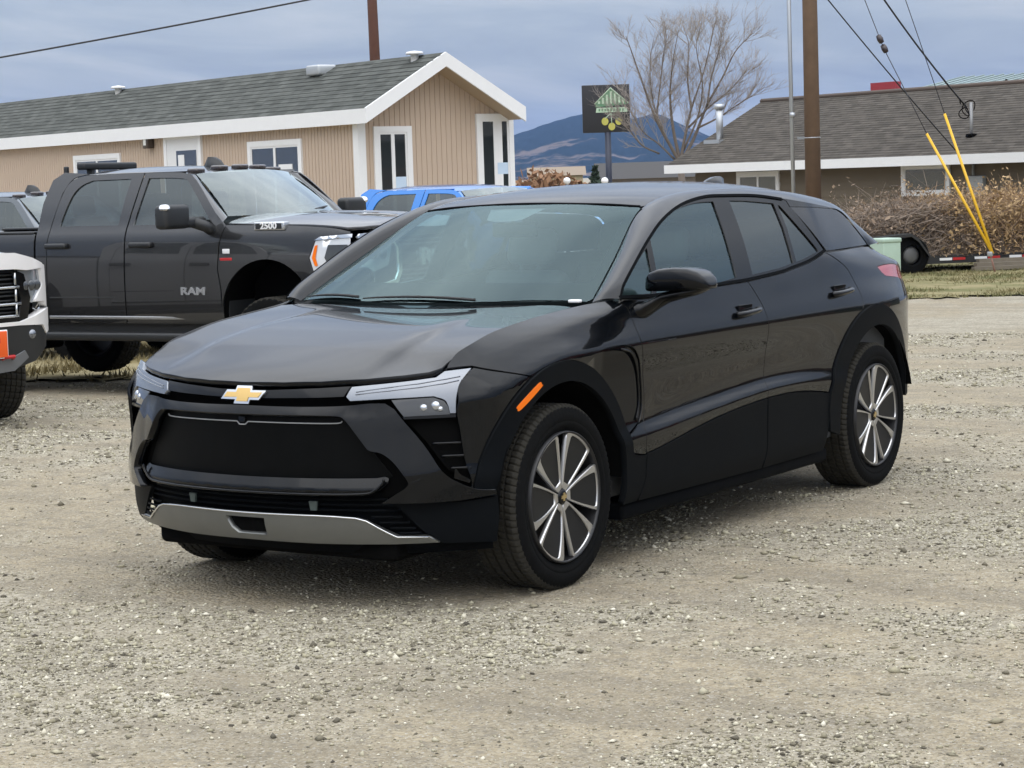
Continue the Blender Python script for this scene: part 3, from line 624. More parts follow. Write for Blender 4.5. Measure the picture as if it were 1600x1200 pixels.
    # ---- doors' handles
    for ym, zm, pn, pr in ((1.635, 1.020, fd, fdr), (2.69, 1.050, rd, rdr)):
        for s, pp in ((1, pn), (-1, pr)):
            x0 = float(S(ym, zm))
            MB().rbox(min(s*(x0-.006), s*(x0+.002)), max(s*(x0-.006), s*(x0+.002)), ym-.075, ym+.06, zm-.036, zm+.036, .002).build('handle_recess', GLOSSBLK, pp)
            hb = MB()
            pts = [(s*(float(S(y, zm+.1*(y-ym)))+d), y, zm+.05*(y-ym)) for y, d in ((ym-.115, .004), (ym-.09, .024), (ym-.03, .033), (ym+.05, .033), (ym+.10, .024), (ym+.125, .004))]
            hb.tube(cr(pts, 3), .014, 8).build('door_handle', PAINT, pp)
    # ---- mirrors
    for s in (1, -1):
        prof = []          # cap cross-sections from the inner end outwards: (x, y0, y1, z0, z1)
        secs = [(.946, .73, .80, 1.176, 1.198), (.950, .70, .82, 1.173, 1.218), (.962, .685, .835, 1.172, 1.242), (.985, .672, .84, 1.172, 1.262), (1.03, .664, .842, 1.173, 1.273), (1.10, .664, .842, 1.174, 1.277), (1.16, .672, .84, 1.175, 1.272), (1.205, .686, .835, 1.177, 1.256), (1.232, .70, .825, 1.180, 1.230), (1.243, .72, .81, 1.184, 1.208), (1.246, .74, .79, 1.188, 1.198)]
        V = []; n = 20
        for (x, y0, y1, z0, z1) in secs:
            for j in range(n):
                a = 2*math.pi*j/n; c_, s_ = math.cos(a), math.sin(a)
                ex = .40
                V.append((s*x, (y0+y1)/2+(y1-y0)/2*math.copysign(abs(c_)**ex, c_), (z0+z1)/2+(z1-z0)/2*math.copysign(abs(s_)**ex, s_)))
        Fc = [(i*n+j, i*n+(j+1) % n, (i+1)*n+(j+1) % n, (i+1)*n+j) for i in range(len(secs)-1) for j in range(n)]+[tuple(range(n))[::-1], tuple(range((len(secs)-1)*n, len(secs)*n))]
        if s < 0: Fc = [f[::-1] for f in Fc]
        mo = mesh('door_mirror', V, Fc, PAINT, car, True)
        if s < 0: mo.matrix_local = Matrix.Translation((-.915, .90, 0)) @ Matrix.Rotation(math.radians(-87), 4, 'Z') @ Matrix.Translation((.955, -.76, 0))
        arm = [(.915, .70, 1.085, .060, .045), (.945, .715, 1.095, .058, .036), (.985, .735, 1.120, .060, .028), (1.03, .752, 1.146, .066, .026), (1.10, .757, 1.160, .072, .022), (1.17, .760, 1.172, .062, .018), (1.215, .762, 1.184, .04, .012)]
        V = []
        for (x, y, z, ry, rz_) in arm:
            for j in range(12): a = 2*math.pi*j/12; V.append((s*x, y+ry*math.cos(a), z+rz_*math.sin(a)))
        Fc = [(i*12+j, i*12+(j+1) % 12, (i+1)*12+(j+1) % 12, (i+1)*12+j) for i in range(len(arm)-1) for j in range(12)]+[tuple(range(72, 84))]
        if s < 0: Fc = [f[::-1] for f in Fc]
        mesh('mirror_arm', V, Fc, GLOSSBLK, mo, True)
        MB().rbox(min(s*.99, s*1.14), max(s*.99, s*1.14), .822, .834, 1.18, 1.25, .004).build('mirror_glass', CHROME, mo)
    for s in (1, -1):
        ys = np.linspace(.56, 3.36, 24)
        strip('door_trim', [(s*(float(G(y, zg_(y)))-.012), y, float(zg_(y))+.004) for y in ys], [(s*.84, y, .95) for y in ys], SEAT, car, 0, 2, (-s, 0, .3))
    # ---- wheels
    def rim_x(r): return .945+.012*(r/.25)-.0*r
    def make_wheel():
        w = MB()
        w.lathe([(.272, .0), (.270, .120), (.264, .124), (.261, .110), (.252, .04), (.245, -.06), (.260, -.11), (.272, -.115)], 48)
        w.lathe([(.0, .04), (.16, .04), (.235, .02)], 40)
        wh = w.build('wheel', mat('black wheel barrel', (.012, .012, .013), .4), car)
        tyre_mesh('tyre', .381, .270, .250, 84, wh)
        ch = (lambda a, b: np.stack([.098+.018*np.clip(np.hypot(a, b)/.25, 0, 1), a, b], 1), (1, 0, 0))
        for k in range(6):
            a0 = math.radians(92+60*k); a1 = a0+math.radians(60)
            def edge(r, side):
                g = math.radians(4.0+3.5*(r/.25))+.0008/max(r, .03)
                return a0+g if side == 0 else a1-g
            rs = np.linspace(.036, .254, 9); 
            P = lambda r, a: (r*math.cos(a), r*math.sin(a))
            outer = [P(r, edge(r, 0)) for r in rs]+[P(.261, a) for a in np.linspace(edge(.254, 0)+.03, edge(.254, 1)-.03, 9)]+[P(r, edge(r, 1)) for r in rs[::-1]]
            rs2 = np.linspace(.062, .244, 9); iw0 = lambda r: (.0052+.007*(r/.25)**2)/r; iw1 = lambda r: (.0055+.028*(r/.25)**3)/r
            inner = [P(r, edge(r, 0)+iw0(r)) for r in rs2]+[P(.2535, a) for a in np.linspace(edge(.24, 0)+iw0(.24)+.03, edge(.24, 1)-iw1(.24)-.05, 8)]+[P(r, edge(r, 1)-iw1(r)) for r in rs2[::-1]]
            panel('wheel_spoke', outer, ch, SILVER, wh, .03, holes=[inner], depth=.02)
            panel('spoke_insert', inner, ch, GREYW, wh, .03, off=-.007, depth=0)
        MB().lathe([(0, .108), (.024, .107), (.032, .102), (.034, .08)], 24).build('centre_cap', GLOSSBLK, wh)
        b2 = [(-.5, -.19), (-.36, .19), (-.15, .19), (-.13, .45), (.17, .45), (.19, .19), (.5, .19), (.36, -.19), (.15, -.19), (.13, -.45), (-.17, -.45), (-.19, -.19)]
        mm = MB().prism([(a*.04, b*.036) for a, b in b2], 'x', .1075, .111); mm.build('cap_emblem', mat('brass', (.55, .42, .2), .3, metal=.8), wh)
        return wh
    wh = make_wheel()
    spots = [((.838, 0, .378), 0, 0), ((.838, 3.094, .378), 0, 8), ((-.838, 0, .378), 180, 20), ((-.838, 3.094, .378), 180, 40)]
    for i, (loc, rz, rx) in enumerate(spots):
        w = wh if i == 0 else copy_tree(wh, car)
        w.location = loc; w.rotation_euler = (math.radians(rx), 0, math.radians(rz))
    # wheel wells and underbody
    for yc in (0, 3.094):
        for s in (1, -1):
            V = []; n = 24
            for j in range(n+1):
                a = math.radians((14 if yc > 1 else 2)+(168 if yc > 1 else 178)*j/n)
                for x in (.955, .60): V.append((s*x, yc+.485*math.cos(a), .377+.485*math.sin(a)))
            V += [(s*.60, yc, .377)]
            Fc = [(2*j, 2*j+1, 2*j+3, 2*j+2) for j in range(n)]+[(2*j+1, 2*n+2, 2*j+3) for j in range(n)]
            mesh('wheel_well', V, Fc, DARK, car, True)
    MB().rbox(-.62, .62, -.72, 3.5, .20, .30, .03).box(-.55, .55, -.70, .50, .30, .86).build('underbody', DARK, car)
    # ---- interior
    inn = mat('grey cabin plastic', (.055, .058, .06), .7)
    fl = MB().box(-.86, .86, .45, 3.55, .30, .36)
    for s in (1, -1): fl.box(min(s*.84, s*.87), max(s*.84, s*.87), .5, 3.4, .36, 1.10)
    fl.box(-.80, .80, .40, .46, .36, 1.05).box(-.78, .78, 3.45, 3.5, .3, 1.2).build('cabin_tub', inn, car)
    V = []; n = 15
    for i in range(n):
        x = -.80+1.6*i/(n-1); b = .28*x*x*.6
        for (y, z) in ((.45+b, 1.06), (.62+b, 1.085), (.88+b, 1.075), (.98+b, 1.04), (1.0+b, .90), (.90+b, .55)): V.append((x, y, z))
    mesh('dashboard', V, [(i*6+j, (i+1)*6+j, (i+1)*6+j+1, i*6+j+1) for i in range(n-1) for j in range(5)], mat('grey dashboard', (.15, .155, .155), .65), car, True)
    def seat(x, y, nm):
        m = MB()
        m.rbox(x-.25, x+.25, y-.50, y+.02, .50, .66, .06)
        M = Matrix.Translation((x, y+.02, .62)) @ Matrix.Rotation(math.radians(-18), 4, 'X')
        m.rbox(-.24, .24, -.06, .08, 0, .62, .055, M); m.rbox(-.135, .135, -.045, .055, .65, .84, .045, M)
        m.box(-.06, -.045, 0, .015, .6, .68, M); m.box(.045, .06, 0, .015, .6, .68, M)
        m.build(nm, SEAT, car)
    seat(.38, 1.62, 'front_seat'); seat(-.38, 1.62, 'front_seat'); seat(.40, 2.55, 'rear_seat'); seat(-.40, 2.55, 'rear_seat'); seat(0, 2.56, 'rear_seat')
    m = MB(); M = Matrix.Translation((.38, 1.10, 1.02)) @ Matrix.Rotation(math.radians(-65), 4, 'X')
    ring = [tuple(M @ Vector((.185*math.cos(a), .175*math.sin(a), 0))) for a in np.linspace(0, 2*math.pi, 33)]
    m.tube(ring, .016, 8, False)
    m.tube([tuple(M @ Vector(v)) for v in ((-.18, 0, 0), (0, 0, -.03), (.18, 0, 0))], .022, 6); m.build('steering_wheel', inn, car)
    MB().rbox(-.12, .12, 1.12, 1.16, 1.40, 1.47, .012).build('rear_view_mirror', GLOSSBLK, car)
    # ---- rear closure, wipers, antenna
    V = []; n = 21; rows = [(3.38, 1.572), (3.46, 1.535), (3.60, 1.36), (3.72, 1.20), (3.86, 1.15), (3.92, .95), (3.95, .75), (3.96, .60), (3.84, .50), (3.66, .46)]
    for i in range(n):
        u = -1+2*i/(n-1)
        for k_, (y, z) in enumerate(rows):
            hw = (.565, .575, .66, .735, .775, .835, .84, .83, .78, .70)[k_]
            V.append((u*hw, y-(.04 if k_ < 2 else .10)*u*u-(.10 if k_ > 3 else .0)*abs(u)**6*.5, z-(.09 if k_ < 2 else .0)*u*u))
    r = len(rows)
    o = mesh('tailgate', V, [(i*r+j, i*r+j+1, (i+1)*r+j+1, (i+1)*r+j) for i in range(n-1) for j in range(r-1)], PAINT, car, True)
    for s in (1, -1):
        x1 = .62 if s > 0 else -.70
        base = (x1-.0, .40, 1.128)
        pass
    WB_ = mat('wiper rubber', (.012, .012, .012), .6)
    for (xa, ya, xb, yb) in ((.30, .350, -.32, .362), (-.36, .380, -.74, .492)):
        pts = []
        for t in np.linspace(0, 1, 9):
            x = xa+(xb-xa)*t; y = ya+(yb-ya)*t; z = float(roof_z(x, y))+.012
            pts.append((x, y, z))
        w = MB().tube(pts, [.007, .007, .0065, .006, .006, .0055, .005, .004, .003], 6); w.build('wiper', WB_, car)
    MB().rbox(.745, .80, .395, .425, 1.142, 1.156, .005).build('washer_tag', mat('white sticker', (.8, .8, .8), .4), car)
    V = []
    for (y, w, h) in ((2.98, .004, .0), (3.05, .022, .030), (3.12, .026, .052), (3.18, .026, .062), (3.22, .022, .055), (3.235, .01, .0)):
        zb = float(roof_z(0, y))
        V += [(-w, y, zb-.004), (-w*.6, y, zb+h), (w*.6, y, zb+h), (w, y, zb-.004)]
    mesh('roof_antenna', V, [(i*4+j, (i+1)*4+j, (i+1)*4+j+1, i*4+j+1) for i in range(5) for j in range(3)], PAINT, car, True)
    return car
build_crossover()

# ------------------------------------------------------------------ ground
def gz(x, y):
    """height of the lot: level under the foreground car, falling gently away from the camera"""
    x = np.asarray(x, float); y = np.asarray(y, float)
    d = (x-CAM[0])*_f[0]/math.cos(PITCH)+(y-CAM[1])*_f[1]/math.cos(PITCH)
    t = np.clip(d-13, 0, 60)
    t = 16*np.tanh(t/16); return -.032*t*t/(t+3)
def gravel_mat(name, near=True):
    m, N, L, b = nodes_of(name)
    tc = N.new('ShaderNodeTexCoord')
    def noise(scale, det=6, rough=.6, dist=0.):
        n = N.new('ShaderNodeTexNoise'); L.new(tc.outputs['Object'], n.inputs['Vector']); n.inputs['Scale'].default_value = scale; n.inputs['Detail'].default_value = det; n.inputs['Roughness'].default_value = rough; n.inputs['Distortion'].default_value = dist; return n
    def mixc(f, a, b_):
        x = N.new('ShaderNodeMix'); x.data_type = 'RGBA'; L.new(f, x.inputs[0])
        for i, v in ((6, a), (7, b_)):
            if isinstance(v, tuple): x.inputs[i].default_value = (*v, 1)
            else: L.new(v, x.inputs[i])
        return x.outputs[2]
    def ramp(f, p0, p1):
        r = N.new('ShaderNodeMapRange'); L.new(f, r.inputs['Value']); r.inputs['From Min'].default_value = p0; r.inputs['From Max'].default_value = p1; return r.outputs[0]
    big = noise(.55, 5, .55, .6); mid = noise(3.2, 6, .65); fine = noise(46, 4, .7)
    da = N.new('ShaderNodeAttribute'); da.attribute_name = 'dirt'; dn = N.new('ShaderNodeMath'); dn.operation = 'MULTIPLY_ADD'; L.new(big.outputs['Fac'], dn.inputs[0]); dn.inputs[1].default_value = .6; L.new(da.outputs['Fac'], dn.inputs[2])
    c1 = mixc(ramp(dn.outputs[0], .30, 1.15), (0.450, 0.413, 0.323), (0.368, 0.304, 0.200))       # brown dirt to grey gravel
    c2 = mixc(ramp(mid.outputs['Fac'], .40, .72), c1, (0.236, 0.202, 0.142))
    vo = N.new('ShaderNodeTexVoronoi'); L.new(tc.outputs['Object'], vo.inputs['Vector']); vo.inputs['Scale'].default_value = 62; vo.inputs['Randomness'].default_value = 1
    bw = N.new('ShaderNodeRGBToBW'); L.new(vo.outputs['Color'], bw.inputs[0])
    c3 = mixc(ramp(bw.outputs[0], .15, .95), (0.174, 0.151, 0.104), (0.662, 0.614, 0.496))
    c4 = N.new('ShaderNodeMix'); c4.data_type = 'RGBA'; dm = N.new('ShaderNodeMath'); dm.operation = 'MULTIPLY_ADD'; L.new(da.outputs['Fac'], dm.inputs[0]); dm.inputs[1].default_value = -.34; dm.inputs[2].default_value = .56; L.new(dm.outputs[0], c4.inputs[0]); L.new(c2, c4.inputs[6]); L.new(c3, c4.inputs[7])
    sm = N.new('ShaderNodeMapping'); L.new(tc.outputs['Object'], sm.inputs[0]); sm.inputs['Rotation'].default_value = (0, 0, math.radians(-62)); sm.inputs['Scale'].default_value = (.35, 2.2, 1)
    tr = N.new('ShaderNodeTexNoise'); L.new(sm.outputs[0], tr.inputs['Vector']); tr.inputs['Scale'].default_value = 1.1; tr.inputs['Detail'].default_value = 7; tr.inputs['Roughness'].default_value = .62; tr.inputs['Distortion'].default_value = .4
    c4b = mixc(ramp(tr.outputs['Fac'], .50, .76), c4.outputs[2], (0.215, 0.185, 0.135))
    v2 = N.new('ShaderNodeTexVoronoi'); L.new(tc.outputs['Object'], v2.inputs['Vector']); v2.inputs['Scale'].default_value = 140; bw2 = N.new('ShaderNodeRGBToBW'); L.new(v2.outputs['Color'], bw2.inputs[0]); c4d = mixc(ramp(bw2.outputs[0], .70, .98), c4b, (0.474, 0.453, 0.401)); c4b = mixc(ramp(bw2.outputs[0], .25, .05), c4d, (0.114, 0.102, 0.079))
    m12 = noise(13, 5, .7); c4c = mixc(ramp(m12.outputs['Fac'], .52, .70), c4b, (0.208, 0.185, 0.145))
    c5 = mixc(ramp(fine.outputs['Fac'], .35, .75), c4c, (0.172, 0.146, 0.107))
    fm = N.new('ShaderNodeMix'); fm.data_type = 'RGBA'; fm.inputs[0].default_value = .55; L.new(c4c, fm.inputs[6]); L.new(c5, fm.inputs[7])
    L.new(fm.outputs[2], b.inputs['Base Color']); b.inputs['Roughness'].default_value = .95; b.inputs['Specular IOR Level'].default_value = .2
    bp = N.new('ShaderNodeBump'); bp.inputs['Strength'].default_value = .8; bp.inputs['Distance'].default_value = .012
    ad = N.new('ShaderNodeMath'); ad.operation = 'MULTIPLY_ADD'; L.new(vo.outputs['Distance'], ad.inputs[0]); ad.inputs[1].default_value = -1.0; L.new(fine.outputs['Fac'], ad.inputs[2])
    L.new(ad.outputs[0], bp.inputs['Height']); L.new(bp.outputs[0], b.inputs['Normal'])
    return m
GRAVEL = gravel_mat('gravel lot')
def value_noise(P, seed=0):
    """cheap smooth 2D noise for vectors of points"""
    x, y = P[:, 0], P[:, 1]; i = np.floor(x).astype(int); j = np.floor(y).astype(int); u = x-i; v = y-j
    u = u*u*(3-2*u); v = v*v*(3-2*v)
    def h(a, b):
        n = (a*374761393+b*668265263+seed*1442695041) & 0x7fffffff; n = ((n ^ (n >> 13))*1274126177) & 0x7fffffff
        return ((n ^ (n >> 16)) & 0xffff)/65535.
    return (h(i, j)*(1-u)+h(i+1, j)*u)*(1-v)+(h(i, j+1)*(1-u)+h(i+1, j+1)*u)*v
def ground_bumps(x, y):
    P = np.stack([x, y], 1)
    return .012*(value_noise(P*1.7, 1)-.5)+.008*(value_noise(P*5.1, 2)-.5)+.006*(value_noise(P*14, 3)-.5)
def build_ground():
    # polar sheet round the camera's foot: fine near, reaching the horizon
    ang = np.radians(np.concatenate([np.linspace(-180, -22, 40), np.linspace(-20, 20, 150), np.linspace(22, 180, 40)]))
    rad = np.concatenate([[.5, 2, 4], np.geomspace(5, 16, 130), np.geomspace(16.6, 80, 60), [120, 250, 600, 1500, 4000, 9000]])
    A, R = np.meshgrid(ang, rad, indexing='ij')
    X = CAM[0]+R*np.sin(A+YAW); Y = CAM[1]+R*np.cos(A+YAW); x, y = X.ravel(), Y.ravel()
    Z = gz(x, y)+ground_bumps(x, y)*np.clip(1.2-R.ravel()/60, 0, 1)
    # tyres rest on the sheet
    n, k = A.shape
    Fc = [(i*k+j, i*k+j+1, (i+1)*k+j+1, (i+1)*k+j) for i in range(n-1) for j in range(k-1)]
    o = mesh('gravel_ground', np.stack([x, y, Z], 1), [f[::-1] for f in Fc], GRAVEL, None, True); av = o.data.attributes.new('dirt', 'FLOAT', 'POINT'); P2 = np.stack([x, y], 1); av.data.foreach_set('value', np.clip(1-np.clip((value_noise(P2*.9, 5)*.6+value_noise(P2*2.7, 6)*.4-.33)*3.4, 0, 1), 0, 1).astype(np.float32))
    tag(o, 'pale beige gravel lot under all the vehicles', 'gravel lot', kind='structure')
build_ground()
def build_stones():
    n = 400000
    # denser near the camera; spread over the visible wedge
    d = 5.6+19*rng.random(n)**1.5; a = np.radians(rng.uniform(-19, 19, n))
    x = CAM[0]+d*np.sin(a+YAW)/np.cos(a); y = CAM[1]+d*np.cos(a+YAW)/np.cos(a)
    P = np.stack([x, y], 1); dens = value_noise(P*.9, 5)*.6+value_noise(P*2.7, 6)*.4
    keep = rng.random(n) < np.clip((dens-.36)*3.4, .06, 1); x, y, d = x[keep], y[keep], d[keep]; n = len(x)
    size = np.exp(rng.normal(-5.56, .55, n)); size = np.clip(size, .0026, .020)*(.7+.035*d)
    base = np.array([(1, 0, 0), (-1, 0, 0), (0, 1, 0), (0, -1, 0), (0, 0, 1), (0, 0, -1)], float)
    tri = np.array([(0, 2, 4), (2, 1, 4), (1, 3, 4), (3, 0, 4), (2, 0, 5), (1, 2, 5), (3, 1, 5), (0, 3, 5)])
    V = base[None]*(1+rng.uniform(-.35, .35, (n, 6, 1)))+rng.uniform(-.25, .25, (n, 6, 3))
    V *= (size[:, None]*np.stack([rng.uniform(.8, 1.4, n), rng.uniform(.6, 1.1, n), rng.uniform(.4, .8, n)], 1))[:, None, :]
    t = rng.uniform(0, 2*math.pi, n); c_, s_ = np.cos(t), np.sin(t)
    X = V[:, :, 0]*c_[:, None]-V[:, :, 1]*s_[:, None]; Y = V[:, :, 0]*s_[:, None]+V[:, :, 1]*c_[:, None]
    z0 = gz(x, y)+ground_bumps(x, y)+size*.22
    V = np.stack([X+x[:, None], Y+y[:, None], V[:, :, 2]+z0[:, None]], 2).reshape(-1, 3)
    T = (tri[None]+(np.arange(n)*6)[:, None, None]).reshape(-1, 3)
    me = bpy.data.meshes.new('loose_stones'); me.vertices.add(len(V)); me.vertices.foreach_set('co', V.ravel()); me.loops.add(len(T)*3); me.loops.foreach_set('vertex_index', T.ravel().astype(np.int32))
    me.polygons.add(len(T)); me.polygons.foreach_set('loop_start', np.arange(0, len(T)*3, 3, dtype=np.int32)); me.update(); me.validate()
    at_ = me.attributes.new('tone', 'FLOAT', 'POINT'); at_.data.foreach_set('value', np.repeat(rng.random(n), 6).astype(np.float32))
    m, N, L, b = nodes_of('stone'); an = N.new('ShaderNodeAttribute'); an.attribute_name = 'tone'
    r = N.new('ShaderNodeValToRGB'); L.new(an.outputs['Fac'], r.inputs[0]); e = r.color_ramp.elements
    e[0].position = 0; e[0].color = (0.078, 0.069, 0.054, 1); e[1].position = 1; e[1].color = (0.662, 0.619, 0.505, 1)
    for p0, c0 in ((.15, (0.174, 0.154, 0.110)), (.45, (0.312, 0.282, 0.195)), (.8, (0.442, 0.410, 0.301))):
        q = e.new(p0); q.color = (*c0, 1)
    L.new(r.outputs[0], b.inputs['Base Color']); b.inputs['Roughness'].default_value = .9; b.inputs['Specular IOR Level'].default_value = .25
    me.materials.append(m); o = link(bpy.data.objects.new('loose_stones', me)); tag(o, 'loose pale stones scattered over the gravel lot', 'gravel', kind='stuff')
build_stones()

# ------------------------------------------------------------------ pickups
SILV_T = mat('bright trim', (.55, .56, .57), .25, metal=.85)
WHITEL = mat('white lettering', (.75, .75, .75), .35)
RED_T = mat('red badge', (.45, .02, .02), .35)
TRGLASS = glass_mat('truck side glass', (.16, .19, .19), 1.9)
TRWS = glass_mat('truck windscreen', (.42, .52, .52), 2.2)
def truck_side(W):
    sec = spline1([(.40, .975), (.60, .992), (.80, 1.0), (1.05, 1.0), (1.28, .990), (1.40, .972), (1.47, .945), (1.56, .918), (1.75, .855), (1.93, .785), (2.05, .735)])
    tap = spline1([(-1.05, .86), (-.90, .925), (-.75, .962), (-.5, .988), (-.2, 1.0), (2.0, 1.0), (3.5, 1.0), (5.2, .992)])
    def f(y, z): return W*sec(z)*tap(y)
    return f
def make_truck_wheel(parent, R, rim, paint):
    w = MB(); w.lathe([(rim+.004, .0), (rim, .125), (rim-.010, .128), (rim-.014, .11), (rim-.03, .03), (rim-.02, -.11), (rim+.004, -.125)], 36)
    w.lathe([(0, .02), (rim*.6, .03), (rim-.02, .0)], 30)
    wh = w.build('wheel', paint, parent)
    tyre_mesh('tyre', R, rim, .29, 44, wh, .006)
    for k in range(6):
        a = math.radians(60*k); M = Matrix.Rotation(a, 4, 'X')
        MB().prism([(-.03, .05), (.03, .05), (.045, rim-.03), (-.045, rim-.03)], 'x', .05, .09).build('wheel_spoke', paint, wh).matrix_local = M
    MB().lathe([(0, .11), (.05, .105), (.06, .08), (.062, .05)], 20).build('centre_cap', paint, wh)
    return wh
def pickup(name, label, loc, rz, paint, wheelpaint, grille='letters', lights=False, tow=True, badges=False, group=None, rack=False, front_only=False):
    t = thing(name, label, 'pickup truck', loc, rz, group); W = 1.0
    Sx = truck_side(W); CX = chart_of(Sx, 'x'); GB = mat('black truck trim', (.014, .015, .016), .45)
    AFr = (.03, .70, .47); RY = 3.49
    # fenders
    ftop = cr([(-.80, 1.395), (-.6, 1.43), (-.2, 1.455), (.2, 1.465), (.46, 1.47)], 4)
    fend = ftop+[(.508, 1.31), (.53, 1.09), (.50, .92), (.49, .62)]+arc(*AFr, -8, 188, 28)+[(-.45, .68), (-.62, .86), (-.70, .98), (-.47, 1.02), (-.415, 1.18), (-.48, 1.325), (-.80, 1.345)]
    panel('fender', fend, CX, paint, t, .07, gap=.004, mirror=True)
    # doors with window openings
    w1 = cr([(.615, 1.480), (.90, 1.80), (1.02, 1.875), (1.40, 1.888)], 3)+[(1.485, 1.482)]
    w2 = [(1.66, 1.484), (1.60, 1.888)]+cr([(2.05, 1.884), (2.17, 1.84), (2.26, 1.74), (2.345, 1.485)], 3)
    d1 = [(.465, 1.47)]+cr([(.55, 1.535), (.86, 1.86), (1.0, 1.925), (1.15, 1.938)], 3)+[(1.455, 1.94), (1.50, 1.70), (1.552, 1.45), (1.562, 1.1), (1.562, .62), (.495, .62), (.505, .92), (.535, 1.09), (.513, 1.31)]
    d2 = [(1.462, 1.94)]+cr([(2.1, 1.938), (2.28, 1.90), (2.37, 1.78), (2.44, 1.50)], 3)+[(2.47, 1.3), (2.475, .62), (1.57, .62), (1.57, 1.1), (1.56, 1.45), (1.508, 1.70)]
    fdr = panel('front_door', d1, CX, paint, t, .07, holes=[w1], gap=.004, mirror=True)
    rdr = panel('rear_door', d2, CX, paint, t, .07, holes=[w2], gap=.004, mirror=True)
    panel('front_door_glass', inset(w1, -.012), CX, TRGLASS, t, .1, off=-.012, depth=0, mirror=True)
    panel('rear_door_glass', inset(w2, -.012), CX, TRGLASS, t, .1, off=-.012, depth=0, mirror=True)
    panel('cab_corner', [(2.445, 1.50)]+cr([(2.375, 1.78), (2.285, 1.905), (2.11, 1.944)], 3)[0:]+[(2.40, 1.965), (2.52, 1.90), (2.58, 1.70), (2.60, 1.40), (2.60, .62), (2.48, .62), (2.475, 1.3)], CX, paint, t, .07, mirror=True)
    # bed
    bed = [(2.625, 1.42)]+[(y, 1.42) for y in (3.2, 4.0, 4.75)]+[(4.78, .62)]+[(3.97, .62)]+arc(RY, .70, .47, -8, 188, 24)+[(3.02, .62), (2.625, .62)]
    panel('bed_side', bed, CX, paint, t, .08, mirror=True)
    MB().rbox(-.98, .98, 4.70, 4.78, .62, 1.42, .03).build('tailgate', paint, t)
    for s in (1, -1): MB().rbox(min(s*.88, s*.97), max(s*.88, s*.97), 2.63, 4.78, 1.415, 1.445, .012).build('bed_rail', GB, t)
    MB().box(-.9, .9, 2.63, 4.72, .72, .76).box(-.95, .95, 2.60, 2.66, .62, 1.42).build('bed_floor', DARK, t)
    # roof, windscreen, hood
    def roofz(x, y):
        zc = spline1([(.7, 1.90), (.95, 1.945), (1.2, 1.975), (1.7, 1.995), (2.2, 1.985), (2.5, 1.95)])(y); return zc-.055*(np.abs(x)/.76)**2.2
    CRf = chart_of(roofz, 'z')
    panel('roof', sym([(0, .90), (.4, .925), (.66, .985), (.765, 1.10), (.775, 1.5), (.775, 2.1), (.74, 2.42), (.60, 2.52), (0, 2.55)]), CRf, paint, t, .10, depth=0)
    A = [(x, .36+.30*x*x, 1.545-.01*x*x) for x in np.linspace(-.80, .80, 15)]; B = [(x*.85, .875+.16*x*x, 1.94-.045*x*x) for x in np.linspace(-.80, .80, 15)]
    strip('windscreen', A, B, TRWS, t, .03, 6, (0, -1, .6))
    for s in (1, -1):
        aa = [(s*(.80+.10*(1-k)), .555+.43*k, 1.525+.375*k-.015*(1-k)) for k in np.linspace(0, 1, 8)]; bb = [(s*float(Sx(y, z)), y, z) for y, z in [(.50+.44*k, 1.49+.40*k) for k in np.linspace(0, 1, 8)]]
        strip('windscreen_pillar', bb, [(s*(.805-.12*k), .555+.42*k, 1.535+.37*k) for k in np.linspace(0, 1, 8)], paint, t, .08, 4, (s, -.6, .4))
        rr0 = [(s*(float(Sx(y, 1.938))), y, 1.938) for y in np.linspace(.98, 2.42, 12)]; rr1 = [(s*.755, y, float(roofz(.755, y))) for y in np.linspace(1.05, 2.42, 12)]
        strip('roof_rail', rr0, rr1, paint, t, .15, 4, (s*.7, 0, .7))
    def hoodz(x, y):
        y = np.asarray(y); zc = spline1([(-1.05, 1.40), (-.95, 1.468), (-.8, 1.500), (-.4, 1.535), (0, 1.552), (.3, 1.556), (.6, 1.56)])(y)
        ze = spline1([(-1.05, 1.33), (-.8, 1.395), (-.6, 1.43), (-.2, 1.455), (.2, 1.468), (.6, 1.478)])(y); u = np.abs(x)/.94
        return zc+(ze-zc)*u**3.2-.018/(1+np.exp((np.abs(x)-.30)/.02))*np.clip((y+1)/.4, 0, 1)
    CHd = chart_of(hoodz, 'z')
    panel('hood', sym([(0, -1.05), (.4, -1.03), (.65, -.96), (.80, -.85), (.88, -.74), (.905, -.5), (.925, 0), (.915, .46), (.7, .50), (.4, .40), (0, .345)]), CHd, paint, t, .08, depth=.03)
    # front end
    def Fy(x, z): return -1.05+.10*np.abs(x)**2+.16*np.abs(x)**5+.10*(np.asarray(z)-1.1)**2
    CFt = chart_of(Fy, 'y')
    panel('front_backing', sym([(0, 1.42), (.88, 1.36), (.93, 1.0), (.90, .60), (0, .60)]), CFt, DARK, t, .12, off=-.08, depth=0)
    hl = cr([(.60, 1.325), (.80, 1.335), (.905, 1.325)], 2)+[(.925, 1.18), (.90, 1.06), (.80, 1.055), (.66, 1.10)]
    for s in (1, -1):
        h = panel('headlamp', [(s*x, z) for x, z in hl], CFt, mat('headlamp glass', (.34, .37, .40), .12, metal=.6, coat=1), t, .06, off=.0, depth=.05)
        panel('lamp_brow', [(s*x, z) for x, z in ((.56, 1.372), (.88, 1.372), (.925, 1.345), (.90, 1.338), (.60, 1.338))], CFt, CHROME, h, .05, off=.012, depth=.03)
        V3 = panel('lamp_brow_return', [(-.82, 1.372), (-.52, 1.352), (-.47, 1.325), (-.82, 1.342)], CX, CHROME, h, .05, off=.006, depth=.006)
        if s < 0: V3.data.transform(Matrix.Diagonal((-1, 1, 1, 1))); V3.data.flip_normals()
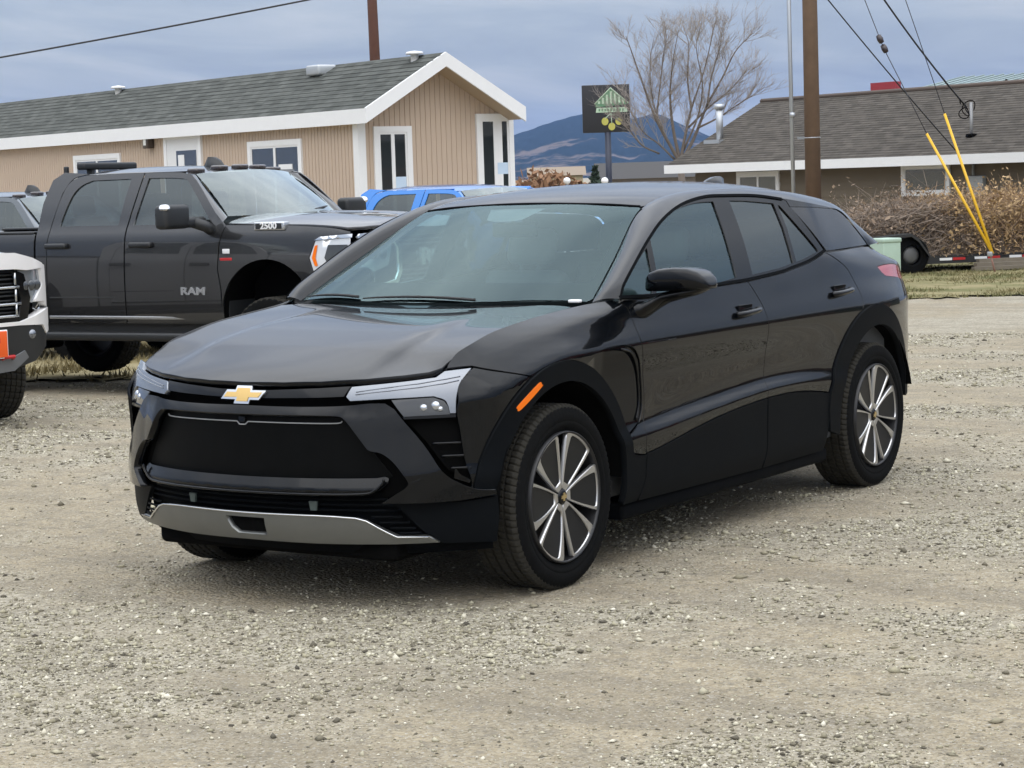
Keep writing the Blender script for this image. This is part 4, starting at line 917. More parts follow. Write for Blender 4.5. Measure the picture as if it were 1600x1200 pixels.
        for cx_ in (.70, .79, .86):
            M = Matrix.Translation((s*cx_, float(Fy(cx_, 1.2))-.005, 1.20)) @ Matrix.Rotation(math.radians(-90), 4, 'Z')
            MB().lathe([(0, .01), (.025, .008), (.045, 0), (.05, -.02)], 14, M).build('lamp_projector', mat('dark lamp bowl', (.10, .105, .11), .15, metal=.6), h)
        side = [(-.80, 1.34), (-.48, 1.322), (-.42, 1.18), (-.47, 1.03), (-.70, .99), (-.80, 1.05)]
        V = panel('headlamp_return', side, CX, mat('headlamp side lens', (.70, .72, .74), .2, metal=.3, coat=1), t, .06, off=-.004, depth=.01)
        if s < 0: V.data.transform(Matrix.Diagonal((-1, 1, 1, 1))); V.data.flip_normals()
        V4 = panel('lamp_inner', [(-.78, 1.285), (-.60, 1.285), (-.565, 1.18), (-.62, 1.09), (-.78, 1.09)], CX, mat('dark lamp bowl', (.10, .105, .11), .15, metal=.6), V, .05, off=.001, depth=.003)
        if s < 0: V4.data.transform(Matrix.Diagonal((-1, 1, 1, 1))); V4.data.flip_normals()
        V2 = panel('amber_marker', [(-.50, 1.285), (-.475, 1.28), (-.445, 1.18), (-.475, 1.11), (-.50, 1.115), (-.478, 1.18)], CX, AMBER, t, .05, off=.004, depth=.005)
        if s < 0: V2.data.transform(Matrix.Diagonal((-1, 1, 1, 1))); V2.data.flip_normals()
    if grille == 'letters':
        gr = panel('grille_surround', sym(cr([(0, 1.40), (.55, 1.395), (.90, 1.37)], 3)+[(.92, 1.335), (.62, 1.33), (.56, 1.24), (.56, 1.05), (.60, .98), (.80, .94), (.80, .90), (.55, .90), (0, .90)]), CFt, CHROME, t, .08, off=.02, depth=.05, holes=[sym([(0, 1.335), (.55, 1.325), (.52, 1.20), (.52, 1.05), (.57, .95), (0, .945)])])
        panel('grille_bar', sym([(0, 1.215), (.53, 1.20), (.53, 1.10), (0, 1.09)]), CFt, paint, gr, .1, off=.012, depth=.03)
        for z in (1.30, 1.265, 1.05, 1.01, .975):
            MB().tube([(x, float(Fy(x, z))+.0, z) for x in np.linspace(-.53, .53, 13)], .009, 6).build('grille_slat', GB, gr)
        text_mesh('RAM', .19, SILV_T, 'grille_lettering', gr, Matrix.Translation((0, float(Fy(0, 1.15))-.02, 1.15)) @ Matrix.Rotation(math.radians(90), 4, 'X'), .012, bold=.008, sx=1.55)
        panel('front_bumper', sym([(0, .84), (.6, .84), (.96, .86), (.98, .66), (.8, .60), (.4, .58), (0, .58)]), CFt, CHROME, t, .08, off=.06, depth=.10)
        panel('bumper_opening', sym([(0, .76), (.45, .76), (.40, .66), (0, .66)]), CFt, DARK, t, .1, off=.064, depth=0)
    else:
        # tall dark block grille with bright bars, body-colour surround, dark lower bumper
        panel('hood_nose', sym([(0, 1.50), (.60, 1.48), (.80, 1.43), (.93, 1.38), (.93, 1.34), (.72, 1.33), (.60, 1.345), (0, 1.355)]), CFt, paint, t, .08, off=.03, depth=.06)
        panel('fender_nose', [(.80, 1.06), (.94, 1.06), (.99, 1.0), (.99, 1.36), (.93, 1.38), (.905, 1.33), (.93, 1.2)], CFt, paint, t, .06, off=.02, depth=.06, mirror=True)
        gr = panel('grille_surround', sym([(0, 1.35), (.60, 1.34), (.70, 1.30), (.76, 1.10), (.72, .93), (.60, .90), (0, .90)]), CFt, GLOSSBLK, t, .08, off=.012, depth=.05, holes=[sym([(0, 1.325), (.58, 1.315), (.66, 1.10), (.62, .955), (0, .95)])])
        panel('grille_backing', sym([(0, 1.35), (.62, 1.34), (.68, 1.10), (.64, .945), (0, .945)]), CFt, DARK, gr, .1, off=-.03, depth=0)
        for z in (1.30, 1.265, 1.225, 1.16, 1.125, 1.085, 1.02, .985):
            MB().tube([(x, float(Fy(x, z))+.015, z) for x in np.linspace(-.62, .62, 15)], .008, 6).build('grille_slat', GB, gr)
        for z, hw in ((1.195, .64), (1.055, .65), (.955, .62)):
            MB().tube([(x, float(Fy(x, z))-.008, z) for x in np.linspace(-hw, hw, 17)], .013, 6).build('grille_bar', SILV_T, gr)
        for x in (-.60, -.36, .36, .60):
            for z in (1.265, 1.125, 1.005):
                MB().tube([(x, float(Fy(x, z))-.008, z-.05), (x, float(Fy(x, z))-.010, z+.05)], .011, 6).build('grille_post', SILV_T, gr)
        for s in (1, -1):
            MB().tube([(s*x, float(Fy(x, 1.29))-.012, 1.29) for x in np.linspace(.10, .33, 6)], .014, 6).build('grille_letter_bar', RED_T, gr)
        panel('bumper_upper', sym([(0, .905), (.62, .905), (.78, .94), (.99, 1.0), (.99, .80), (.95, .78), (.90, .86), (.62, .875), (0, .875)]), CFt, paint, t, .06, off=.03, depth=.08)
        lb = panel('bumper_lower', sym([(0, .87), (.62, .87), (.89, .85), (.97, .77), (.96, .67), (.80, .56), (.5, .50), (0, .50)]), CFt, GB, t, .07, off=.02, depth=.08)
        for s in (1, -1):
            M = Matrix.Translation((s*.76, float(Fy(.76, .79))-.035, .79)) @ Matrix.Rotation(math.radians(-90), 4, 'Z')
            MB().lathe([(0, .01), (.03, .006), (.04, -.01)], 14, M).build('fog_lamp', LAMPGL, lb)
            MB().tube([(s*.42, -1.02, .60), (s*.44, -1.07, .62), (s*.52, -1.07, .62), (s*.54, -1.00, .60)], .016, 8).build('tow_hook', RED_T, lb)
        panel('skid_plate', sym([(0, .60), (.50, .60), (.66, .66), (.70, .60), (.55, .50), (0, .47)]), CFt, mat('grey skid plate', (.12, .125, .13), .4), t, .08, off=.035, depth=.04)
        pl = MB().rbox(.02, .46, -1.085, -1.065, .62, .84, .008).build('dealer_plate', mat('orange plate', (.75, .10, .01), .4), t)
        MB().rbox(.01, .47, -1.075, -1.06, .61, .85, .008).build('plate_frame', WHITEL, pl)
        for z_, w_ in ((.765, .30), (.70, .24)):
            MB().box(.24-w_/2, .24+w_/2, -1.0875, -1.0845, z_-.022, z_+.022).build('plate_print', RED_T, pl)
    # side details
    for s in (1, -1):
        MB().rbox(min(s*.78, s*1.05), max(s*.78, s*1.05), .52, 2.52, .47, .545, .025).build('running_board', GB, t)
        MB().box(min(s*.86, s*.955), max(s*.86, s*.955), .50, 2.60, .545, .625).build('rocker', GB, t)
        for y0, y1 in ((.54, 1.54), (1.60, 2.45)):
            MB().rbox(min(s*.988, s*1.003), max(s*.988, s*1.003), y0, y1, .845, .856, .003).build('door_moulding', GB, t)
        MB().rbox(min(s*.988, s*1.004), max(s*.988, s*1.004), .60, 2.46, .660, .688, .004).build('rocker_sheen', SILV_T, t)  # bright strip added to stand for the rocker's reflection
        for ym in (1.365, 2.34):
            MB().rbox(min(s*.98, s*1.035), max(s*.98, s*1.035), ym-.125, ym+.125, 1.285, 1.335, .018).build('door_handle', GB, t)
        if tow:
            mo = MB().rbox(min(s*1.17, s*1.50), max(s*1.17, s*1.50), .66, .80, 1.45, 1.655, .04); mo.rbox(min(s*.95, s*1.22), max(s*.95, s*1.22), .66, .76, 1.455, 1.545, .03); mo.tube([(s*.93, .60, 1.40), (s*1.0, .64, 1.46), (s*1.10, .70, 1.50)], .05, 8)
            mm = mo.build('tow_mirror', GB, t)
            MB().rbox(min(s*1.44, s*1.508), max(s*1.44, s*1.508), .645, .745, 1.60, 1.660, .03).build('mirror_cap', CHROME, mm)
    # wheels
    wh = make_truck_wheel(t, .43, .26, wheelpaint)
    for i, (x, y, rz_) in enumerate(((.87, 0, 0), (-.87, 0, 180), (.87, RY, 0), (-.87, RY, 180))):
        w = wh if i == 0 else copy_tree(wh, t)
        w.location = (x, y, .425); w.rotation_euler = (math.radians(17*i), 0, math.radians(rz_))
    for yc in (.03, RY):
        for s in (1, -1):
            V = []; n = 20
            for j in range(n+1):
                a = math.radians(-20+220*j/n)
                for x in (.965, .55): V.append((s*x, yc+.485*math.cos(a), .70+.485*math.sin(a)))
            mesh('wheel_well', V, [(2*j, 2*j+1, 2*j+3, 2*j+2) for j in range(n)], DARK, t, True)
    fr = MB(); 
    for s in (1, -1): fr.box(min(s*.42, s*.52), max(s*.42, s*.52), -.9, 4.7, .50, .66)
    fr.tube([(-.80, RY, .43), (.80, RY, .43)], .06, 8).tube([(-.80, 0, .43), (.80, 0, .43)], .05, 8).rbox(-.15, .15, RY-.18, RY+.18, .30, .56, .06)
    fr.box(-.80, .80, .46, 2.58, .60, .70).box(-.6, .6, -.7, .45, .66, 1.40).build('chassis', DARK, t)
    inn = mat('dark cabin plastic', (.022, .024, .026), .7)
    cb = MB().box(-.9, .9, .50, .56, .65, 1.45).box(-.88, .88, 2.52, 2.56, .65, 1.50); 
    for s in (1, -1): cb.box(min(s*.92, s*.94), max(s*.92, s*.94), .55, 2.5, .65, 1.44)
    cb.rbox(-.82, .82, .45, .85, 1.20, 1.50, .08).build('cabin_tub', inn, t)
    for y in (1.45, 2.35):
        for x in (-.42, .42):
            m = MB(); M = Matrix.Translation((x, y, .95)) @ Matrix.Rotation(math.radians(-12), 4, 'X')
            m.rbox(-.26, .26, -.5, .05, .0, .14, .05).build if False else None
            m.rbox(-.25, .25, -.06, .08, .0, .62, .05, M); m.rbox(-.13, .13, -.04, .06, .63, .82, .04, M); m.build('seat', SEAT, t)
    MB().rbox(-.80, .80, 2.52, 2.56, .64, 1.50, .01).build('cab_back', paint, t)
    strip('rear_window', [(x, 2.565, 1.48) for x in np.linspace(-.78, .78, 5)], [(x, 2.52, 1.90) for x in np.linspace(-.70, .70, 5)], TRGLASS, t, 0, 1, (0, 1, 0))
    MB().tube([(-.30, .42, 1.555), (.05, .46, 1.60), (.45, .52, 1.61)], .012, 6).build('wiper', GB, t); MB().tube([(.2, .40, 1.555), (.5, .47, 1.58), (.80, .62, 1.585)], .012, 6).build('wiper', GB, t)
    if lights:
        for x in (-.56, -.28, 0, .28, .56):
            MB().rbox(x-.06, x+.06, .955+.18*x*x, 1.075+.18*x*x, float(roofz(x, 1.02))-.01, float(roofz(x, 1.02))+.035, .016).build('cab_light', mat('smoked cab light', (.03, .02, .018), .2, coat=1), t)
        V = []
        for (y, w_, h_) in ((1.10, .01, .0), (1.16, .035, .06), (1.22, .04, .085), (1.28, .035, .085), (1.34, .01, 0)): V += [(-w_-.1, y, float(roofz(0, y))), (-w_*.6-.1, y, float(roofz(0, y))+h_), (w_*.6-.1, y, float(roofz(0, y))+h_), (w_-.1, y, float(roofz(0, y)))]
        mesh('roof_antenna', V, [(i*4+j, (i+1)*4+j, (i+1)*4+j+1, i*4+j+1) for i in range(4) for j in range(3)], GB, t, True)
    if rack:
        MB().rbox(-.62, .12, 2.30, 2.40, 1.985, 2.05, .02).box(-.5, -.46, 2.32, 2.38, 1.94, 2.0).box(-.04, 0, 2.32, 2.38, 1.94, 2.0).build('roof_light_bar', GB, t); MB().rbox(-.68, -.64, 2.46, 2.50, 1.93, 2.02, .01).build('roof_bracket', GB, t)
    if badges:
        R90 = Matrix.Rotation(math.radians(90), 4, 'X'); 
        def on_side(y, z, d=.006): return Matrix.Translation((-float(Sx(y, z))-d, y, z)) @ Matrix.Rotation(math.radians(-90), 4, 'Z') @ R90
        text_mesh('RAM', .088, SILV_T, 'door_lettering', t, on_side(.80, .905), .005, bold=.004, sx=1.5)
        hb = MB().rbox(-.985, -.90, -.17, .15, 1.415, 1.487, .012).build('hood_badge', SILV_T, t)
        MB().rbox(-.988, -.975, -.145, .125, 1.428, 1.474, .002).build('badge_field', GB, hb)
        text_mesh('2500', .072, WHITEL, 'badge_number', hb, Matrix.Translation((-.9885, -.01, 1.451)) @ Matrix.Rotation(math.radians(-90), 4, 'Z') @ R90, .003, bold=.002, sx=1.2)
        MB().rbox(-1.006, -.99, .40, .475, 1.225, 1.265, .004).build('fender_badge', WHITEL, t); MB().rbox(-1.006, -.99, .375, .505, 1.165, 1.19, .004).build('fender_badge_bar', RED_T, t)
    return t
def lot(x, y): return float(gz(x, y))
PG = mat('graphite truck paint', (.015, .0152, .016), .25, metal=.2, coat=1, coat_rough=.03, var=.05)
BLKW = mat('black wheel', (.015, .015, .016), .4)
pickup('pickup_truck', 'dark grey lifted crew cab pickup with cab lights parked before the tan home', (-6.165, 7.64, -.105), 1.625, PG, BLKW, 'letters', lights=True, badges=True, rack=True, group='parked pickup trucks')
wp = pickup('pickup_truck', 'white pickup cut off by the left edge with an orange dealer plate', (-7.22, 3.585, -.055), 1.33, mat('white truck paint', (.74, .72, .70), .25, coat=1), BLKW, 'blocks', tow=False, group='parked pickup trucks'); wp.scale = (.88, .88, .88)

bl = at(690, 300, 26.5)
pickup('pickup_truck', 'bright blue pickup whose roof shows between grey pickup and black crossover', (float(bl[0])+1.04, float(bl[1])+1.0, -.36), 1.50, mat('bright blue truck paint', (.008, .185, .60), .22, coat=1), BLKW, 'letters', tow=False, group='parked pickup trucks')
lf = at(195, 320, 25)
pickup('pickup_truck', 'slate pickup mostly hidden behind the grey pickup bed at far left', (float(lf[0]), float(lf[1]), -.28), 1.72, mat('slate blue truck paint', (.07, .085, .10), .25, coat=1), BLKW, 'letters', lights=True, tow=False, rack=False, group='parked pickup trucks')
# unseen pickup added off the right edge for the red mirrored in the doors
pickup('pickup_truck', 'dark red pickup added out of view beyond the right edge, mirrored in the black doors', (9.2, 13.2, -.1), -2.45, mat('dark red truck paint', (.22, .008, .010), .25, coat=1), BLKW, 'letters', tow=False, group='parked pickup trucks')

# ------------------------------------------------------------------ buildings
def shingle_mat(name, a, b_, c_, sx=.9, sy=.14):
    m, N, L, b = nodes_of(name)
    tc = N.new('ShaderNodeTexCoord'); mp = N.new('ShaderNodeMapping'); L.new(tc.outputs['UV'], mp.inputs[0])
    br = N.new('ShaderNodeTexBrick'); L.new(mp.outputs[0], br.inputs['Vector']); br.inputs['Scale'].default_value = 1; br.inputs['Brick Width'].default_value = .30; br.inputs['Row Height'].default_value = .14; br.inputs['Mortar Size'].default_value = .004; br.inputs['Bias'].default_value = .0
    br.inputs['Color1'].default_value = (*a, 1); br.inputs['Color2'].default_value = (*b_, 1); br.inputs['Mortar'].default_value = (*c_, 1); br.offset = .37
    n = N.new('ShaderNodeTexNoise'); L.new(tc.outputs['UV'], n.inputs['Vector']); n.inputs['Scale'].default_value = 3.5; n.inputs['Detail'].default_value = 8; n.inputs['Roughness'].default_value = .75
    mx = N.new('ShaderNodeMix'); mx.data_type = 'RGBA'; mx.blend_type = 'OVERLAY'; mx.inputs[0].default_value = .55; L.new(br.outputs['Color'], mx.inputs[6]); L.new(n.outputs['Fac'], mx.inputs[7]); L.new(mx.outputs[2], b.inputs['Base Color'])
    b.inputs['Roughness'].default_value = .95; b.inputs['Specular IOR Level'].default_value = .15
    return m
def roof_plane(name, A, B, D, E_, m, parent, course=.15, uvscale=1.):
    """shingled slope: eave A-B, ridge D-E (D above A); stepped courses are real geometry"""
    A, B, D, E_ = map(lambda v: np.array(v, float), (A, B, D, E_)); n = max(4, int(np.linalg.norm(D-A)/course))
    nn = np.cross(B-A, D-A); nn /= np.linalg.norm(nn)
    if nn[2] < 0: nn = -nn
    V = []; Fc = []; UV = []; Lb = np.linalg.norm(B-A); H = np.linalg.norm(D-A)
    for i in range(n):
        t0, t1 = i/n, (i+1)/n; o = len(V)
        V += [A+(D-A)*t0+nn*.012, B+(E_-B)*t0+nn*.012, B+(E_-B)*t1+nn*.004, A+(D-A)*t1+nn*.004, A+(D-A)*t0+nn*.0, B+(E_-B)*t0+nn*.0]
        Fc += [(o, o+1, o+2, o+3), (o+4, o+5, o+1, o)]
        UV += [[(0, t0*H), (Lb, t0*H), (Lb, t1*H), (0, t1*H)], [(0, t0*H), (Lb, t0*H), (Lb, t0*H+.01), (0, t0*H+.01)]]
    o = mesh(name, V, Fc, m, parent); uv = o.data.uv_layers.new(name='UVMap')
    uv.data.foreach_set('uv', np.array([q for f in UV for p_ in f for q in p_], np.float32))
    return o
def frame_mat4(O, X, Y=None):
    """4x4 with x axis along X (level), z up"""
    X = Vector((float(X[0]), float(X[1]), 0)).normalized(); Y = Vector((0, 0, 1)).cross(X)
    M = Matrix((X, Y, Vector((0, 0, 1)))).transposed().to_4x4(); M.translation = Vector(tuple(map(float, O))); return M
WHITE = mat('white trim paint', (.76, .76, .75), .55, var=.04)
def window_unit(parent, x0, x1, z0, z1, yface, fw=.09, panes=2, sheet=True, slider=True):
    """framed window on a wall whose outer face looks along -y at y=yface (local)"""
    f = MB(); y0, y1 = yface-.035, yface+.02
    f.box(x0-fw, x1+fw, y0, y1, z1, z1+fw).box(x0-fw, x1+fw, y0, y1, z0-fw, z0).box(x0-fw, x0, y0, y1, z0, z1).box(x1, x1+fw, y0, y1, z0, z1)
    w = f.build('window_frame', WHITE, parent)
    sash = MB(); s = .035
    for i in range(panes):
        a = x0+(x1-x0)*i/panes; b = x0+(x1-x0)*(i+1)/panes
        sash.box(a, a+s, yface-.022, yface+.02, z0, z1).box(b-s, b, yface-.022, yface+.02, z0, z1).box(a+s, b-s, yface-.022, yface+.02, z0, z0+s).box(a+s, b-s, yface-.022, yface+.02, z1-s, z1)
    sash.build('window_sash', WHITE, w)
    for i in range(panes):
        a = x0+(x1-x0)*i/panes; b = x0+(x1-x0)*(i+1)/panes
        MB().box(a+s, b-s, yface-.012, yface-.004, z0+s, z1-s).build('window_pane', mat('window glass', (.025, .03, .033), .04, coat=1, spec=.8), w)
    return w
def build_home():
    """tan single-wide home: gable end towards the camera's right, long wall running off to the left"""
    D0 = 36.0
    corner = at(563, 300, D0); gr_ = float(gz(corner[0], corner[1]))
    # local x: along the long wall from the far left to the near corner; local y: along the gable, away
    rt = np.array([_r[0], _r[1]]); rt /= np.linalg.norm(rt); fw = np.array([_f[0], _f[1]]); fw /= np.linalg.norm(fw)
    th = math.radians(40); ldir = -(math.sin(th)*rt*1.0)+math.cos(th)*fw          # away along the long wall (left, back)
    ldir = -math.sin(math.radians(37))*rt+math.cos(math.radians(37))*fw
    M = frame_mat4((corner[0], corner[1], gr_), -ldir)
    yv = np.array(M.to_3x3() @ Vector((0, 1, 0)))
    if yv[:2] @ rt < 0: raise Exception('home orientation')
    h = thing('manufactured_home', 'tan sided single storey home with white trim and grey green shingle roof', 'house'); h.matrix_world = M
    Minv = M.inverted()
    def loc(px, py, plane, val):
        o = Minv @ Vector(tuple(CAM)); d = Minv.to_3x3() @ Vector(tuple(ray_dir(px, py))); t = (val-o[plane])/d[plane]; return o+d*t
    ze = loc(549, 180, 1, 0.0).z; xg = 0.0
    WD = loc(820, 175, 0, .52).y-.16; Lw = 20.0
    zeave = loc(560, 178, 1, 0.).z; zpk = loc(703, 100, 0, 0.).z
    TAN = mat('tan siding', (.48, .375, .285), .75, var=.05, vscale=2)
    # grooved siding sheets: real grooves
    def siding(name, L, zt, zb, place, gable=None):
        V = []; Fc = []; n = int(L/.105); g = .011
        xs = []
        for i in range(n+1):
            x = L*i/n; xs += [(x-g, 0), (x-g*.6, .012), (x+g*.6, .012), (x+g, 0)]
        xs = [(min(max(x, 0), L), d) for x, d in xs]
        for x, d in xs:
            top = zt if gable is None else gable(x)
            V += [place(x, d, zb), place(x, d, top)]
        Fc = [(2*i, 2*i+2, 2*i+3, 2*i+1) for i in range(len(xs)-1)]
        return mesh(name, V, Fc, TAN, h)
    siding('long_wall', Lw, zeave, .0, lambda x, d, z: (-Lw+x, d, z))
    pit = (zpk-zeave)/(WD/2)
    siding('gable_wall', WD, zeave, .0, lambda x, d, z: (-d, x, z), gable=lambda y: zeave+pit*min(y, WD-y)-.02)
    MB().box(-Lw, -.02, WD-.1, WD, 0, zeave).box(-Lw, -Lw+.1, 0.02, WD, 0, zeave).build('back_wall', TAN, h)
    oh, ov, th_ = .16, .52, .20
    SH = shingle_mat('grey green shingles', (.066, .070, .064), (.103, .108, .099), (.042, .044, .041))
    e0 = zeave-pit*oh+.16; pk_ = zpk+.16
    roof_plane('roof_slope', (-Lw-.3, -oh, e0), (ov, -oh, e0), (-Lw-.3, WD/2, pk_), (ov, WD/2, pk_), SH, h)
    roof_plane('roof_slope', (ov, WD+oh, e0), (-Lw-.3, WD+oh, e0), (ov, WD/2, pk_), (-Lw-.3, WD/2, pk_), SH, h)
    MB().box(-Lw-.3, ov-.03, -oh-.02, -oh+.01, e0-.24, e0+.005).build('eave_fascia', WHITE, h)
    for sy in (0, 1):
        ya, yb = (-oh-.02, WD/2) if sy == 0 else (WD+oh+.02, WD/2)
        V = [(x, y, z) for x in (ov-.03, ov+.01) for (y, z) in ((ya, e0+.01), (yb, pk_+.01), (yb, pk_-.23), (ya, e0-.24))]
        mesh('gable_fascia', V, [(0, 1, 2, 3), (7, 6, 5, 4), (0, 4, 5, 1), (1, 5, 6, 2), (2, 6, 7, 3), (3, 7, 4, 0)], WHITE, h)
        mesh('gable_soffit', [(0, ya, e0-.20), (ov-.03, ya, e0-.20), (ov-.03, yb, pk_-.20), (0, yb, pk_-.20)], [(0, 1, 2, 3)], mat('soffit tan', (.42, .33, .24), .7), h)
    mesh('eave_soffit', [(-Lw, -oh, e0-.22), (ov, -oh, e0-.22), (ov, 0, e0-.20), (-Lw, 0, e0-.20)], [(0, 1, 2, 3)], WHITE, h)
    for (cx, cy) in ((0, 0), (0, WD)):
        MB().box(cx-.13, cx+.025, cy-.025 if cy == 0 else cy-.13, cy+.13 if cy == 0 else cy+.025, 0, zeave-.02).build('corner_board', WHITE, h)
    # windows and door on the long wall (y = 0 face looking -y)
    def wall_rect(x0p, x1p, ytop, ybot):
        a = loc(x0p, ytop, 1, 0.); b = loc(x1p, ytop, 1, 0.); c_ = loc((x0p+x1p)/2, ybot, 1, 0.); d = loc((x0p+x1p)/2, ytop, 1, 0.); return a.x, b.x, c_.z, d.z
    x0, x1, z0, z1 = wall_rect(393, 468, 228, 330); w = window_unit(h, x0, x1, z1-1.25, z1, -.004, .10)
    MB().box(x0+(x1-x0)*.58, x0+(x1-x0)*.86, -.026, -.018, z1-.62, z1-.33).build('paper_notice', WHITE, w)
    x0, x1, z0, z1 = wall_rect(120, 186, 249, 330); window_unit(h, x0, x1, z1-1.0, z1, -.004, .10)
    x0, x1, z0, z1 = wall_rect(262, 312, 217, 330)
    dr = MB().box(x0, x1, -.03, .02, z1-2.05, z1).build('front_door', mat('white door', (.70, .70, .69), .5), h)
    MB().box(x0-.10, x0, -.05, .02, z1-2.05, z1+.10).box(x1, x1+.10, -.05, .02, z1-2.05, z1+.10).box(x0, x1, -.05, .02, z1, z1+.10).build('door_frame', WHITE, dr)
    MB().box(x0+(x1-x0)*.3, x0+(x1-x0)*.92, -.036, -.028, z1-1.0, z1-.22).build('door_window', mat('window glass', (.025, .03, .033), .04), dr)
    MB().box(x0+(x1-x0)*.36, x0+(x1-x0)*.55, -.040, -.037, z1-.62, z1-.30).build('paper_notice', WHITE, dr)
    MB().tube([(x0+.08, -.03, z1-1.05), (x0+.08, -.09, z1-1.05)], .03, 8).build('door_knob', CHROME, dr)
    a = loc(237, 213, 1, 0.); b = loc(237, 232, 1, 0.)
    lm = MB().rbox(a.x-.10, a.x+.10, -.16, .0, b.z, a.z, .02).build('porch_light', mat('bronze lamp', (.06, .045, .035), .4), h)
    MB().box(a.x-.05, a.x+.05, -.165, -.158, b.z+.06, a.z-.05).build('lamp_glass', mat('frosted glass', (.6, .6, .55), .4), lm)
    # gable windows (x = 0 face): rotate a window unit
    for (xa, xb, yt) in ((590, 634, 207), (750, 793, 187)):
        p0 = loc(xa, yt, 0, 0.); p1 = loc(xb, yt, 0, 0.)
        w = window_unit(h, 0, p1.y-p0.y, p0.z-1.62, p0.z, 0., .10)
        w.matrix_local = Matrix.Translation((.004, p0.y, 0)) @ Matrix.Rotation(math.radians(90), 4, 'Z')
        MB().box((p1.y-p0.y)*.55, (p1.y-p0.y)*.93, -.022, -.014, p0.z-.95, p0.z-.75).build('window_sticker', mat('pale blue sticker', (.5, .62, .75), .5), w)
    # roof fittings
    for (px, py, kind) in ((195, 137, 'cap'), (502, 112, 'box'), (648, 92, 'cap')):
        o = Minv @ Vector(tuple(CAM)); d = Minv.to_3x3() @ Vector(tuple(ray_dir(px, py+2)))
        # meet the near slope z = e0 + (pk_-e0)*(y+oh)/(WD/2+oh)
        k = (pk_-e0)/(WD/2+oh); t = (e0+k*(o.y*1+oh)-o.z)/(d.z-k*d.y); q = o+d*t
        if q.y > WD/2 or t < 0: q.y = WD/2-.15; q.z = e0+k*(q.y+oh)
        m = MB()
        if kind == 'cap': m.lathe([(0, .16), (.14, .14), (.16, .10), (.07, .09), (.07, -.1)], 16, Matrix.Translation((q.x, q.y, q.z)) @ Matrix.Rotation(math.radians(-90), 4, 'Y'))
        else: m.rbox(q.x-.22, q.x+.22, q.y-.2, q.y+.2, q.z-.05, q.z+.14, .04)
        m.build('roof_vent', WHITE if kind == 'cap' else mat('galvanised vent', (.45, .47, .48), .45, metal=.5), h)
    return h
build_home()
